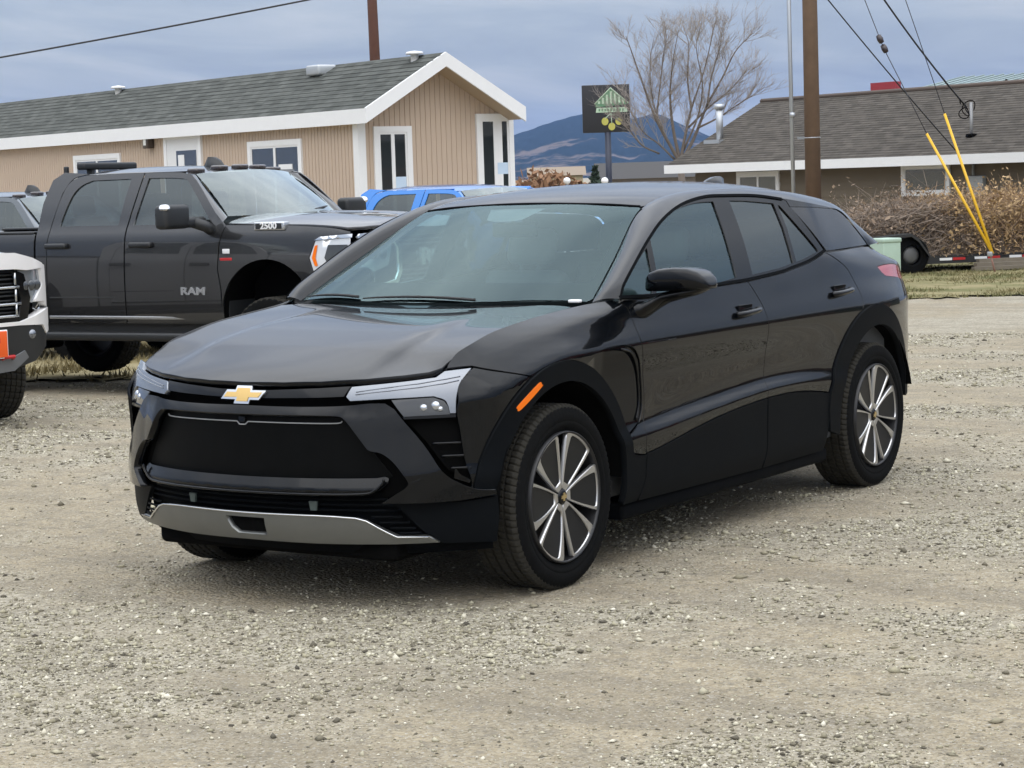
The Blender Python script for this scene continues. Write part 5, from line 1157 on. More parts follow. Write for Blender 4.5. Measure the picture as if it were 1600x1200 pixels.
def build_bungalow():
    """brown house on the right with a low shingle roof"""
    L0 = at(1040, 262, 57.); R0 = at(1600, 232, 46.5); X = (R0-L0)[:2]; Ln = np.linalg.norm(X)+9
    g0 = -.42; M = frame_mat4((L0[0], L0[1], g0), X); h = thing('brown_house', 'low brown house with dark shingle roof and white fascia behind the brush trailer', 'house'); h.matrix_world = M; Minv = M.inverted()
    def loc(px, py, plane, val):
        o = Minv @ Vector(tuple(CAM)); d = Minv.to_3x3() @ Vector(tuple(ray_dir(px, py))); t = (val-o[plane])/d[plane]; return o+d*t
    yd = 1 if (Minv @ Vector(tuple(CAM))).y < 0 else -1
    assert yd == 1
    zE = loc(1300, 250, 1, 0.).z; dep = 8.0; rise = 1.9
    ridge_l = loc(1190, 158, 1, dep/2); zR = loc(1400, 144, 1, dep/2).z
    SH = shingle_mat('brown grey shingles', (.062, .055, .047), (.100, .089, .076), (.036, .033, .03))
    roof_plane('roof_slope', (0, 0, zE), (Ln, 0, zE), (ridge_l.x, dep/2, zR), (Ln, dep/2, zR), SH, h)
    roof_plane('roof_slope', (Ln, dep, zE), (0, dep, zE), (Ln, dep/2, zR), (ridge_l.x, dep/2, zR), SH, h)
    roof_plane('roof_hip', (0, dep, zE), (0, 0, zE), (ridge_l.x, dep/2, zR), (ridge_l.x, dep/2+.01, zR), SH, h)
    MB().tube([(ridge_l.x, dep/2, zR+.02), (Ln, dep/2, zR+.02)], .07, 6).build('ridge_cap', mat('ridge brown', (.09, .065, .05), .8), h)
    MB().box(0, Ln, -.03, 0, zE-.20, zE+.02).box(-.03, 0, -.03, dep, zE-.20, zE+.02).build('eave_fascia', WHITE, h)
    mesh('eave_soffit', [(0, 0, zE-.15), (Ln, 0, zE-.15), (Ln, .6, zE-.15), (0, .6, zE-.15)], [(0, 1, 2, 3)], mat('soffit brown', (.12, .10, .08), .8), h)
    BR = mat('olive brown siding', (.150, .120, .082), .7, var=.08, vscale=1.5)
    V = []; Fc = []; n = int((zE-.1)/.19); wx0 = .55
    for i in range(n):
        z0, z1 = (zE-.1)*i/n, (zE-.1)*(i+1)/n; o = len(V)
        V += [(wx0, .55, z0), (Ln, .55, z0), (Ln, .572, z1), (wx0, .572, z1), (wx0, .575, z0), (Ln, .575, z0)]; Fc += [(o, o+1, o+2, o+3), (o+4, o+5, o+1, o)]
    mesh('lap_siding', V, Fc, BR, h)
    MB().box(wx0, wx0+.1, .58, dep-.5, 0, zE-.1).build('side_wall', BR, h)
    for (xa, xb, yt, yb) in ((1156, 1214, 275, 320), (1414, 1480, 263, 300)):
        a = loc(xa, yt, 1, .55); b = loc(xb, yt, 1, .55); c_ = loc(xa, yb, 1, .55); window_unit(h, a.x, b.x, c_.z, a.z, .545, .10, 1 if xa > 1300 else 2)
    # flue pipe, mast with service coil, meter box
    q = loc(1125, 225, 1, 1.6); sl = (zR-zE)/(dep/2); zq = zE+sl*1.6; zt = loc(1122, 164, 1, 1.6).z
    fl = MB(); fl.tube([(q.x, 1.6, zq-.1), (q.x, 1.6, zt)], .095, 12); fl.tube([(q.x, 1.6, zt-.12), (q.x, 1.6, zt+.02)], .13, 12); fl.prism([(q.x-.32, 1.3), (q.x+.32, 1.3), (q.x+.25, 1.9), (q.x-.25, 1.9)], 'z', zq-.14, zq-.02)
    fl.build('flue_pipe', mat('galvanised flue', (.48, .50, .52), .4, metal=.7), h)
    q = loc(1518, 218, 1, 1.0); zq = zE+sl*1.0; zt = loc(1512, 160, 1, 1.0).z
    MB().tube([(q.x, 1.0, zq-.2), (q.x, 1.0, zt)], .035, 8).build('service_mast', mat('grey mast', (.28, .28, .28), .5, metal=.5), h)
    MB().lathe([(0, .05), (.12, .04), (.14, -.02), (.05, -.05)], 10, Matrix.Translation((q.x, 1.0, zq+.02)) @ Matrix.Rotation(math.radians(-90), 4, 'Y')).build('mast_boot', DARK, h)
    lp = [(q.x+(.10+.07*math.sin(a*.7))*math.cos(a)-.02*a, .98+.05*math.sin(a*1.7), zt-.18+(.16+.08*math.cos(a*.45))*math.sin(a)) for a in np.linspace(0, 15, 60)]
    MB().tube(lp, .013, 5).build('service_coil', DARK, h)
    q = loc(1526, 292, 1, .5); MB().rbox(q.x-.25, q.x+.25, .42, .56, q.z-.2, q.z+.25, .02).tube([(q.x-.1, .5, q.z+.2), (q.x-.1, .5, zE-.2)], .03, 6).build('meter_box', mat('meter grey', (.34, .35, .35), .5), h)
    return M
HOUSE_M = build_bungalow()
def build_far_building():
    O = at(1360, 148, 92.); R0 = at(1640, 118, 84.); M = frame_mat4((O[0], O[1], -.4), (R0-O)[:2]); b = thing('metal_roofed_building', 'far building with pale metal roof and red end panel behind brown house', 'building'); b.matrix_world = M; Minv = M.inverted()
    def loc(px, py, val=0.):
        o = Minv @ Vector(tuple(CAM)); d = Minv.to_3x3() @ Vector(tuple(ray_dir(px, py))); t = (val-o.y)/d.y; return o+d*t
    a, c_ = loc(1360, 130), loc(1397, 130); zt, zb = a.z, loc(1375, 150).z
    MB().box(a.x, c_.x, 0, .4, zb-.6, zt).build('red_panel', mat('red sheet metal', (.26, .02, .03), .5, var=.1), b)
    t0, t1 = loc(1400, 128), loc(1660, 112)
    u0, u1 = loc(1399, 128, 4.), loc(1640, 113, 4.); V = [(c_.x, .1, loc(1400, 147, .1).z), (u1.x, .1, loc(1640, 131, .1).z), (u1.x, 4, u1.z), (c_.x, 4, u0.z)]
    mesh('metal_roof', V, [(0, 1, 2, 3)], mat('weathered zinc roof', (.30, .37, .37), .45, metal=.3, var=.12), b)
    n = 9
    for i in range(n):
        u = (i+.5)/n; A = np.array(V[0])*(1-u)+np.array(V[1])*u; B = np.array(V[3])*(1-u)+np.array(V[2])*u
        MB().tube([tuple(A+[0, 0, .03]), tuple(B+[0, 0, .03])], .03, 5).build('roof_seam', mat('weathered zinc roof', (.30, .37, .37), .45), b)
    MB().box(a.x, t1.x, .5, 5, 0, zb-.7).build('wall', mat('grey wall', (.25, .25, .24), .8), b)
    q = loc(1550, 124); MB().tube([(q.x-.3, .8, q.z-.6), (q.x+.05, .8, q.z)], .05, 6).build('roof_bracket', DARK, b)
build_far_building()
# unseen shed, added to give the dark band mirrored in the black doors
def build_reflection_shed():
    s = thing('reflection_shed', 'long dark green shed added out of view to be mirrored in the black doors', 'shed', (16, 24, -.3), math.radians(-28))
    MB().box(-14, 14, 0, 7, 0, 3.2).build('wall', mat('dark green boards', (.035, .045, .035), .8, var=.2, vscale=2), s)
    MB().prism([(-.5, 3.15), (3.5, 4.6), (7.5, 3.15)], 'x', -14.3, 14.3).build('roof', mat('dark roof', (.05, .05, .05), .8), s)
    for x in (-9, -3, 3, 9): MB().box(x-1.2, x+1.2, -.05, .02, .0, 2.4).build('shed_door', mat('brown door', (.09, .05, .03), .7), s)
build_reflection_shed()

# ------------------------------------------------------------------ poles, wires, sign, tree, trailer, hills
WOOD = mat('weathered pole wood', (.125, .078, .046), .85, var=.35, vscale=3, bump=.4, bscale=18)
WOODR = mat('red brown pole wood', (.085, .035, .022), .85, var=.3, vscale=3)
WIRE = mat('black cable', (.02, .02, .022), .6); GALV = mat('galvanised steel', (.42, .44, .46), .4, metal=.7)
def gnd(P): return float(gz(P[0], P[1]))
p_ = at(1273, 420, 43.5); zt = 12.4
pole = thing('utility_pole', 'thick wooden utility pole standing left of the brush trailer', 'utility pole', (float(p_[0]), float(p_[1]), gnd(p_)-.02))
MB().tube([(0, 0, 0), (.0, 0, 5), (-.03, 0, zt)], [.165, .150, .12], 14).build('post', WOOD, pole)
for dx, z in ((-.30, 2.72),): MB().box(-.32, -.10, -.02, .02, z, z+.05).build('standoff_bracket', GALV, pole)
for z in (2.72, .9, 6): MB().tube([(-.155*math.cos(a), -.155*math.sin(a), z+.02) for a in np.linspace(0, 2*math.pi, 17)], .012, 5, False).build('band', GALV, pole)
c_ = at(1243, 420, 43.4); cd = thing('conduit_mast', 'slim grey steel conduit beside the thick wooden utility pole', 'conduit', (float(c_[0]), float(c_[1]), gnd(c_)-.02))
MB().tube([(0, 0, 0), (-.03, 0, 4.5), (-.05, 0, 9)], .042, 10).build('pipe', GALV, cd)
for z in (1.0, 3.2, 6.5): MB().tube([(0, 0, z-.05), (0, 0, z+.05)], .055, 10).build('coupling', GALV, cd)
p2 = at(588, 98, 62.); pl = thing('far_utility_pole', 'red brown utility pole rising behind the tan home roof', 'utility pole', (float(p2[0]), float(p2[1]), -.45))
MB().tube([(0, 0, 0), (-.05, 0, 6), (-.12, 0, 11)], [.17, .15, .12], 12).build('post', WOODR, pl)
MB().box(-1.2, 1.0, -.06, .06, 10.2, 10.35).build('crossarm', WOODR, pl)
def wire(name, label, A, B, r=.012, sag=.0, cat='cable', extra=None):
    A, B = np.array(A), np.array(B); pts = [tuple(A+(B-A)*t-np.array([0, 0, 4*sag*t*(1-t)])) for t in np.linspace(0, 1, 17)]
    o = MB().tube(pts, r, 6).build(name, WIRE, None); tag(o, label, cat); return o
wire('power_line', 'black power line crossing the sky above the tan home', at(-420, 160, 62.), at(580, -20, 62.), .026, .10)
ptop = np.array([p_[0], p_[1], zt-.4])
wire('service_wire', 'thin dark wire slanting from the utility pole to the brown house eave', at(1257, -46, 43.5), at(1496, 238, 46.5), .014, .05)
wire('service_wire', 'thick black service wire curving down to the coil on the brown roof', at(1256, -196, 43.5), at(1509, 166, 48), .020, .22)
# guy wires with yellow guards
anc = at(1556, 424, 41.); ga = thing('guy_anchor', 'rusty anchor rod where the two yellow guy guards meet the grass', 'anchor', (float(anc[0]), float(anc[1]), gnd(anc)-.05))
top = at(1547, 392, 41.); d_ = top-anc
MB().tube([(0, 0, 0), tuple(map(float, d_+np.array([0, 0, .05])))], .02, 6).build('anchor_rod', mat('rusty rod', (.22, .12, .09), .8), ga)
MB().rbox(float(d_[0])-.05, float(d_[0])+.05, float(d_[1])-.03, float(d_[1])+.03, float(d_[2])-.02, float(d_[2])+.07, .01).build('guy_eye', GALV, ga)
YEL = mat('yellow plastic guard', (.72, .42, .02), .45, var=.08)
for (q, lab, up) in (((1448, 209), 'yellow guy wire guard leaning furthest left over the brush', [(1407, 127), (1381, 76), (1352, 2), (1256, -232)]), ((1476, 178), 'longer yellow guy wire guard on the right of the pair', [(1415, 0), (1256, -440)])):
    A = at(1551, 396, 41.); B = at(*q, 41.6); g = thing('guy_guard', lab, 'guy guard', tuple(map(float, A)), group='yellow guy guards')
    dv = B-A; MB().tube([(0, 0, 0), tuple(dv*.5), tuple(dv)], [.029, .028, .026], 10).build('sleeve', YEL, g)
    n_ = len(up); U = at(*up[0], 41.9); cabp = [tuple(dv)]+[tuple(at(*q_, 41.6+1.9*(i_+1)/n_)-A) for i_, q_ in enumerate(up)]
    MB().tube(cabp, .009, 6).build('guy_strand', WIRE, g)
    if 'furthest' in lab:
        for (ix, iy) in ((1375, 61), (1382, 76)):
            I = at(ix, iy, 42.45)-A; dd = (U-B)/np.linalg.norm(U-B)
            MB().lathe([(0, -.10), (.05, -.08), (.065, 0), (.05, .08), (0, .10)], 10, Matrix.Translation(tuple(I)) @ Vector(tuple(dd)).to_track_quat('X', 'Z').to_matrix().to_4x4()).build('insulator', mat('dark porcelain', (.03, .02, .02), .25), g)
# green pedestal
q = at(1384, 446, 37.); pd = thing('utility_pedestal', 'pale green utility pedestal box in front of the brush trailer', 'utility box', (float(q[0]), float(q[1]), gnd(q)-.02), math.radians(-28))
PGm = mat('pale green enamel', (.36, .47, .38), .5, var=.06)
MB().rbox(-.19, .19, -.19, .19, 0, .80, .02).build('cabinet', PGm, pd); MB().rbox(-.205, .205, -.205, .205, .79, .87, .025).build('lid', PGm, pd)
MB().box(-.12, .12, -.196, -.189, .2, .24).build('latch', GALV, pd)
# pole sign
s0 = at(950, 285, 95.); sg = thing('pole_sign', 'square black pole sign with pale green roof emblem and three yellow discs', 'sign', (float(s0[0]), float(s0[1]), -.5)); sg.rotation_euler = (0, 0, -YAW+0*math.pi)
sc = 95/FPX
def sy(py): return float(at(950, py, 95.)[2])+.5
zt_, zb_s = sy(133), sy(207); wS = 74*sc
MB().rbox(-wS/2, wS/2, -.12, .12, zb_s, zt_, .03).build('board', mat('black sign board', (.012, .012, .014), .5), sg)
MB().tube([(.05, 0, 0), (.05, 0, zb_s)], .14, 12).build('post', mat('dark blue post', (.02, .025, .045), .5), sg)
PALE = mat('pale green sign paint', (.42, .55, .40), .5); GRN = mat('mid green sign paint', (.10, .22, .12), .5); YS = mat('yellow sign disc', (.42, .39, .08), .6)
def S2(u, v): return (-wS/2+u*wS, zt_-v*(zt_-zb_s))
MB().prism([S2(.28, .47), S2(.28, .38), S2(.40, .24), S2(.60, .085), S2(.80, .24), S2(.95, .36), S2(.95, .42)], 'y', -.135, -.12).build('emblem_roof', GRN, sg)
for k in range(7): u = .33+.085*k; MB().prism([S2(u, .40), S2(u, .43-.30*(1-abs(u-.6)/.38)), S2(u+.045, .43-.30*(1-abs(u-.6)/.38)), S2(u+.045, .40)], 'y', -.150, -.135).build('emblem_letter', PALE, sg)
MB().tube([(*S2(.26, .40)[:1], -.14, S2(.26, .40)[1]), (S2(.60, .07)[0], -.14, S2(.60, .07)[1]), (S2(.97, .40)[0], -.14, S2(.97, .40)[1])], .03, 6).build('emblem_outline', PALE, sg)
MB().prism([S2(.30, .48), S2(.93, .48), S2(.95, .58), S2(.28, .58)], 'y', -.140, -.12).build('banner', PALE, sg)
for k in range(9): u = .34+.062*k; MB().prism([S2(u, .505), S2(u+.035, .505), S2(u+.035, .555), S2(u, .555)], 'y', -.150, -.140).build('banner_letter', GRN, sg)
for (u, v) in ((.47, .77), (.61, .88), (.76, .77)):
    x, z = S2(u, v); MB().prism([(x+.15*math.cos(a), z+.17*math.sin(a)) for a in np.linspace(0, 2*math.pi, 25)[:-1]], 'y', -.145, -.12).build('yellow_disc', YS, sg)
    MB().tube([(S2(.60, .60)[0], -.135, S2(.60, .60)[1]), (x, -.135, z+.12)], .022, 5).build('disc_hanger', PALE, sg)
# bare tree
def build_tree():
    d = 64.; b = at(1068, 290, d); root = thing('bare_tree', 'leafless pale grey tree with a wide twiggy crown behind the brown house', 'tree', (float(b[0]), float(b[1]), -.5))
    R_ = np.array([_r[0], _r[1], 0]); R_ /= np.linalg.norm(R_); Fw = np.array([_f[0], _f[1], 0]); Fw /= np.linalg.norm(Fw)
    k = d/FPX
    def W(px, py, dep=0.): return at(px, py, d)+Fw*dep-np.array([b[0], b[1], -.5])
    trunk = MB(); tw = MB(); rn = random.Random(11)
    base = np.array([0, 0, -.1]); f0 = W(1063, 255)
    trunk.tube([tuple(base), tuple((base+f0)/2+np.array([.05, 0, 0])), tuple(f0)], [.13, .12, .10], 8)
    limbs = [[(1063, 255), (1068, 225), (1080, 170), (1100, 110), (1118, 30)], [(1063, 255), (1085, 215), (1105, 165), (1130, 120), (1150, 80), (1178, 50)], [(1063, 255), (1045, 225), (1025, 190), (1005, 140), (985, 85), (975, 60)], [(1063, 255), (1052, 200), (1048, 150), (1052, 100), (1062, 45)], [(1055, 250), (1030, 225), (1005, 205), (985, 170), (968, 130)], [(1068, 235), (1090, 180), (1095, 130), (1085, 80), (1090, 40)], [(1075, 200), (1110, 165), (1140, 140), (1165, 110)], [(1045, 225), (1020, 160), (1015, 100), (1020, 62)], [(1030, 240), (1000, 225), (975, 190), (962, 175)]]
    limbs += [[(1080, 170), (1075, 120), (1078, 70), (1070, 40)], [(1105, 165), (1112, 120), (1125, 75), (1130, 45)], [(1025, 190), (1030, 140), (1035, 90), (1040, 55)], [(1090, 200), (1120, 185), (1150, 165), (1172, 150)]]
    def twig(P, D, L, r, lev):
        n = 4; pts = [P]; Dv = D.copy()
        for i in range(n):
            Dv = Dv+np.array([rn.gauss(0, .10), rn.gauss(0, .10), rn.gauss(.03, .08)]); Dv /= np.linalg.norm(Dv); pts.append(pts[-1]+Dv*L/n)
        tw.tube([tuple(q) for q in pts], [r*(1-.75*i/n) for i in range(n+1)], 3, False)
        if lev < 3:
            for _ in range(5 if lev < 2 else 4):
                t = rn.uniform(.15, .95); i = min(n-1, int(t*n)); q = pts[i]+(pts[i+1]-pts[i])*(t*n-i)
                a = np.array([rn.gauss(0, 1), rn.gauss(0, 1), rn.gauss(.35, .6)]); a /= np.linalg.norm(a); nd = Dv*.85+a*.62; nd /= np.linalg.norm(nd)
                twig(q, nd, L*rn.uniform(.40, .68), r*.60, lev+1)
    for li, lm in enumerate(limbs):
        dep = rn.uniform(-1.2, 1.2); P = [W(px, py, dep*i/(len(lm)-1)) for i, (px, py) in enumerate(lm)]; P = [np.array(v) for v in cr(P, 4)]
        r0 = .058 if li < 4 else .034
        trunk.tube([tuple(v) for v in P], [r0*(1-.86*i/(len(P)-1)) for i in range(len(P))], 6)
        for j in range(25):
            t = rn.uniform(.22, 1.0); i = min(len(P)-2, int(t*(len(P)-1))); q = P[i]; D = P[i+1]-P[i]; D /= np.linalg.norm(D)
            a = np.array([rn.gauss(0, 1), rn.gauss(0, 1), rn.gauss(.25, .5)]); a /= np.linalg.norm(a); D = D*.8+a*.6; D /= np.linalg.norm(D)
            twig(q, D, rn.uniform(.45, 1.0), .0095, 1)
    bark = mat('pale grey bark', (.14, .115, .095), .9, var=.25, vscale=4)
    trunk.build('trunk', bark, root); tw.build('crown', mat('pale twigs', (.33, .29, .255), .9), root)
build_tree()
# ------------------------------------------------------------------ trailer with brush
def build_trailer():
    d = 42.; A = at(1330, 420, d-.5); B = at(1640, 420, d+.5); g = -.39; M = frame_mat4((A[0], A[1], g), (B-A)[:2]); t = thing('utility_trailer', 'low black flatbed utility trailer with red and white reflector tape', 'trailer'); t.matrix_world = M; L = float(np.linalg.norm((B-A)[:2]))
    Minv = M.inverted()
    def loc(px, py, val=0.):
        o = Minv @ Vector(tuple(CAM)); dd = Minv.to_3x3() @ Vector(tuple(ray_dir(px, py))); k = (val-o.y)/dd.y; return o+dd*k
    BK = mat('black trailer steel', (.018, .018, .018), .55, var=.3)
    z0 = loc(1520, 397).z
    MB().box(0, L, .0, .06, z0-.16, z0).box(0, L, 1.94, 2.0, z0-.16, z0).build('side_rail', BK, t)
    n = 11
    for i in range(n): MB().box(.02, L-.02, .07+i*.17, .07+i*.17+.155, z0-.06, z0-.015).build('deck_plank', mat('weathered plank', (.20, .16, .12), .85, var=.3), t)
    for i in range(5): x = L*(i+.5)/5; MB().box(x-.04, x+.04, .06, 1.94, z0-.15, z0-.065).build('cross_member', BK, t)
    xa = loc(1468, 400).x; k = 0; x = xa
    while x < L-.1:
        w = .26; m = RED_T if k % 2 else WHITE
        MB().box(x, x+w, -.012, -.002, z0-.10, z0-.05).build('reflector_tape', m, t); x += w+(.02 if k % 2 == 0 else .20); k += 1
    # fender over the wheel on the left, wheels
    f0, f1 = loc(1345, 372), loc(1418, 372); zf = f0.z
    V = [(f0.x-.3, zf-.02), (f0.x, zf), (f1.x-.1, zf+.06), (f1.x+.05, zf-.05), (f1.x+.32, zf-.42)]
    for (p0, p1) in zip(V[:-1], V[1:]):
        pass
    fm = [(x, -.42, z) for x, z in V]+[(x, .02, z) for x, z in V]; nn = len(V)
    mesh('fender', fm+[(x, y, z-.06) for x, y, z in fm], [(i, i+1, nn+i+1, nn+i) for i in range(nn-1)]+[(2*nn+i, 2*nn+i+1, i+1, i) for i in range(nn-1)], BK, t)
    for cx in (f0.x-.05, f1.x-.05):
        wh = MB().lathe([(0, .06), (.10, .06), (.17, .02), (.19, -.08)], 24).build('wheel', mat('trailer wheel', (.10, .10, .10), .5), t); tyre_mesh('tyre', .36, .19, .20, 30, wh); wh.location = (cx, -.22, .36); wh.rotation_euler = (0, 0, math.radians(-90+0)); wh.rotation_euler = (0, 0, -math.pi/2)
    lum = [(1495, 416), (1600, 412)]
    for i in range(3):
        q = loc(1505+8*i, 420-6*i); MB().box(q.x, q.x+2.4, -.5+.12*i, -.36+.12*i, .02+.07*i, .09+.07*i).build('timber', mat('grey timber', (.17, .145, .11), .85, var=.3), t)
    # stacked brush on the deck
    rn = np.random.default_rng(5)
    def heap(name, label, cat, x0, x1, top, count, cols, thick, leaf, leafcol, seed):
        rn = np.random.default_rng(seed); mb = MB(); V = []; Fc = []
        tw_ = []
        def hgt(u): return z0+.05+(top-z0)*(.66+.12*math.sin(u*9+seed)+.07*math.sin(u*23)) if True else 0
        for i in range(count):
            u = rn.random(); x = x0+(x1-x0)*u; y = rn.uniform(.06, 1.95); h = z0+(hgt(u)-z0)*rn.random()**.7
            a = rn.normal(0, 1, 3)*np.array([1.2, .35, .38]); a /= np.linalg.norm(a); Ln_ = rn.uniform(.3, .85)
            if rn.random() < .05: a[2] = abs(a[2])+.5; a /= np.linalg.norm(a)
            P = np.array([x, y, h]); q1 = P+a*Ln_*.5+rn.normal(0, .07, 3); q2 = P+a*Ln_+rn.normal(0, .12, 3)-np.array([0, 0, .08])
            for q in (q1, q2): q[2] = max(q[2], z0-.03); q[1] = max(q[1], -.04)
            r = thick*rn.uniform(.5, 1.6); mb.tube([tuple(P), tuple(q1), tuple(q2)], [r, r*.7, r*.3], 3, False)
            if leaf and rn.random() < leaf:
                for _ in range(14):
                    c0 = P+(q2-P)*rn.random()+rn.normal(0, .05, 3); c0[2] = max(c0[2], z0); e1 = rn.normal(0, .022, 3); e2 = rn.normal(0, .014, 3); V += [c0-e1, c0+e2, c0+e1, c0-e2]; k = len(V); Fc.append((k-4, k-3, k-2, k-1))
        o = mb.build(name, cols, None); o.matrix_world = M; tag(o, label, cat, kind='stuff')
        if V: mesh('dead_leaves', V, Fc, leafcol, o)
        core = [(x0+.05, -.05), (x0+.3, .0)]
        return o
    tw1 = mat('grey brown brush', (.24, .19, .15), .9, var=.5, vscale=2.5); tw2 = mat('rusty brush', (.26, .175, .11), .9, var=.5, vscale=2.5)
    lf = mat('dry tan leaves', (.42, .29, .15), .85, var=.5, vscale=6); lf2 = mat('dull brown leaves', (.26, .19, .13), .85, var=.5, vscale=6)
    xa, xm = loc(1318, 330, 1.).x, loc(1465, 330, 1.).x; zt1 = loc(1400, 305, 1.).z; zt2 = loc(1540, 296, 1.).z
    heap('brush_pile', 'grey brown heap of cut branches on the left of the trailer', 'brush', xa, xm+.4, zt1, 4200, tw1, .008, .35, lf2, 3)
    heap('brush_pile', 'rusty heap of leafy cut branches on the right of the trailer', 'brush', xm, L+.6, zt2, 4200, tw2, .008, .75, lf, 8)
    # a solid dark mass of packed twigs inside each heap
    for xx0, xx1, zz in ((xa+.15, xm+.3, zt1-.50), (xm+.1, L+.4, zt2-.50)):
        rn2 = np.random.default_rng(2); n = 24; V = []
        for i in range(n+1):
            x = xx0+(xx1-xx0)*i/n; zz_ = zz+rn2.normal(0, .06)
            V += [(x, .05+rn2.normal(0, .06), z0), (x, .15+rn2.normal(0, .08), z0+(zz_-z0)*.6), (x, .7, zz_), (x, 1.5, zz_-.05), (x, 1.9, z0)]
        o = mesh('brush_core', V, [(i*5+j, (i+1)*5+j, (i+1)*5+j+1, i*5+j+1) for i in range(n) for j in range(4)], mat('dark packed twigs', (.10, .075, .055), .95, var=.6, vscale=9, bump=1, bscale=12), None); o.matrix_world = M
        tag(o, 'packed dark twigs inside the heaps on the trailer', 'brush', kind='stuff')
build_trailer()
# ------------------------------------------------------------------ grass strips and far vegetation
def grass(name, label, pts, n, h, cols, seed):
    """blades scattered over a quadrilateral given by four ground points (pixel, depth)"""
    rn = np.random.default_rng(seed); Q = [at(px, py, d)[:2] for px, py, d in pts]
    u, v = rn.random(n), rn.random(n); P = (np.outer((1-u)*(1-v), Q[0])+np.outer(u*(1-v), Q[1])+np.outer(u*v, Q[2])+np.outer((1-u)*v, Q[3]))
    den = value_noise(P*1.1, seed); keep = rn.random(n) < np.clip(den*2.6-.85, .02, 1); P = P[keep]; n = len(P)
    z = gz(P[:, 0], P[:, 1]); a = rn.uniform(0, math.pi, n); w = rn.uniform(.004, .010, n)*2; hh = h*rn.uniform(.4, 1.3, n); lx, ly = rn.normal(0, .5, n)*hh, rn.normal(0, .5, n)*hh
    V = np.stack([np.stack([P[:, 0]-np.cos(a)*w, P[:, 1]-np.sin(a)*w, z], 1), np.stack([P[:, 0]+np.cos(a)*w, P[:, 1]+np.sin(a)*w, z], 1), np.stack([P[:, 0]+lx, P[:, 1]+ly, z+hh], 1)], 1).reshape(-1, 3)
    T = np.arange(n*3).reshape(-1, 3)
    o = mesh(name, V, T, cols, None); tag(o, label, 'grass', kind='stuff'); return o
def turf_mat(name, a, b_, sc=1.4):
    m, N, L, b = nodes_of(name); tc = N.new('ShaderNodeTexCoord'); n = N.new('ShaderNodeTexNoise'); L.new(tc.outputs['Object'], n.inputs['Vector']); n.inputs['Scale'].default_value = sc; n.inputs['Detail'].default_value = 6
    r = N.new('ShaderNodeMapRange'); L.new(n.outputs['Fac'], r.inputs['Value']); r.inputs['From Min'].default_value = .38; r.inputs['From Max'].default_value = .62
    x = N.new('ShaderNodeMix'); x.data_type = 'RGBA'; L.new(r.outputs[0], x.inputs[0]); x.inputs[6].default_value = (*a, 1); x.inputs[7].default_value = (*b_, 1); L.new(x.outputs[2], b.inputs['Base Color']); b.inputs['Roughness'].default_value = .95; b.inputs['Specular IOR Level'].default_value = .1; return m
def sheet(name, label, pts, m, lift=.012, n=30):
    Q = [at(px, py, d)[:2] for px, py, d in pts]; V = []; rn = np.random.default_rng(4)
    for i in range(n+1):
        for j in range(9):
            u, v = i/n, j/8; P = (1-u)*(1-v)*Q[0]+u*(1-v)*Q[1]+u*v*Q[2]+(1-u)*v*Q[3]
            if j in (0, 8) or i in (0, n): P = P+rn.normal(0, .18, 2)
            V.append((P[0], P[1], float(gz(P[0], P[1]))+lift+rn.uniform(0, .02)))
    o = mesh(name, V, [(i*9+j, (i+1)*9+j, (i+1)*9+j+1, i*9+j+1) for i in range(n) for j in range(8)], m, None, True)
    a = np.array(V[10])-np.array(V[0]); tag(o, label, 'grass', kind='structure'); return o
TURF = turf_mat('patchy winter turf', (.125, .125, .055), (.245, .21, .115)); DRY = turf_mat('dry straw turf', (.22, .18, .09), (.30, .255, .15), 2.5)
area = [(1290, 462, 33.), (1760, 462, 33.), (1760, 425, 48), (1270, 425, 48)]
sheet('grass_verge', 'patchy green and straw verge in front of the trailer', area, TURF); grass('grass_blades', 'short grass blades on the verge before the trailer', area, 42000, .07, TURF, 3)
area = [(-200, 585, 20.5), (330, 575, 21.5), (640, 540, 36), (-560, 540, 34)]
sheet('dry_grass', 'dry yellow grass beneath the grey pickup', area, DRY); grass('dry_grass_blades', 'dry straw blades beneath the grey pickup', area, 50000, .10, DRY, 9)
def bush(name, label, px, py, d, w, h, col, n, seed, kind='bush'):
    q = at(px, py, d); rn = np.random.default_rng(seed); t = thing(name, label, kind, (float(q[0]), float(q[1]), -.45)); mb = MB(); V = []; Fc = []
    for i in range(26):
        a = rn.normal(0, 1, 3); a[2] = abs(a[2])+.4; a /= np.linalg.norm(a); mb.tube([(0, 0, 0), tuple(a*np.array([w*.3, w*.3, h*.5])), tuple(a*np.array([w*.5, w*.5, h*.95]))], [.05, .03, .01], 4, False)
    mb.build('stems', mat('dark stems', (.08, .055, .04), .9), t)
    c = rn.normal(0, 1, (n, 3)); c /= np.linalg.norm(c, axis=1)[:, None]; c *= rn.random((n, 1))**.4; c = c*np.array([w/2, w/2, h/2])+np.array([0, 0, h*.52]); c += rn.normal(0, .08, (n, 3))
    e1 = rn.normal(0, .12, (n, 3)); e2 = rn.normal(0, .08, (n, 3)); V = np.stack([c-e1, c+e2, c+e1, c-e2], 1).reshape(-1, 3); mesh('foliage', V, np.arange(4*n).reshape(-1, 4), col, t)
ORB = mat('orange brown winter twigs', (.23, .125, .065), .9, var=.5, vscale=1.2)
for i, (px, w, h, lab) in enumerate(((822, 2.8, 2.0, 'orange brown bush beside the tan home corner'), (848, 3.6, 2.6, 'tallest orange brown bush beyond the black car roof'), (872, 3.0, 2.3, 'orange brown bush left of the pale far shed'), (896, 2.6, 1.9, 'smallest orange brown bush left of the pole sign'))):
    bush('winter_bush', lab, px, 285, 118., w, h, ORB, 700, 20+i)
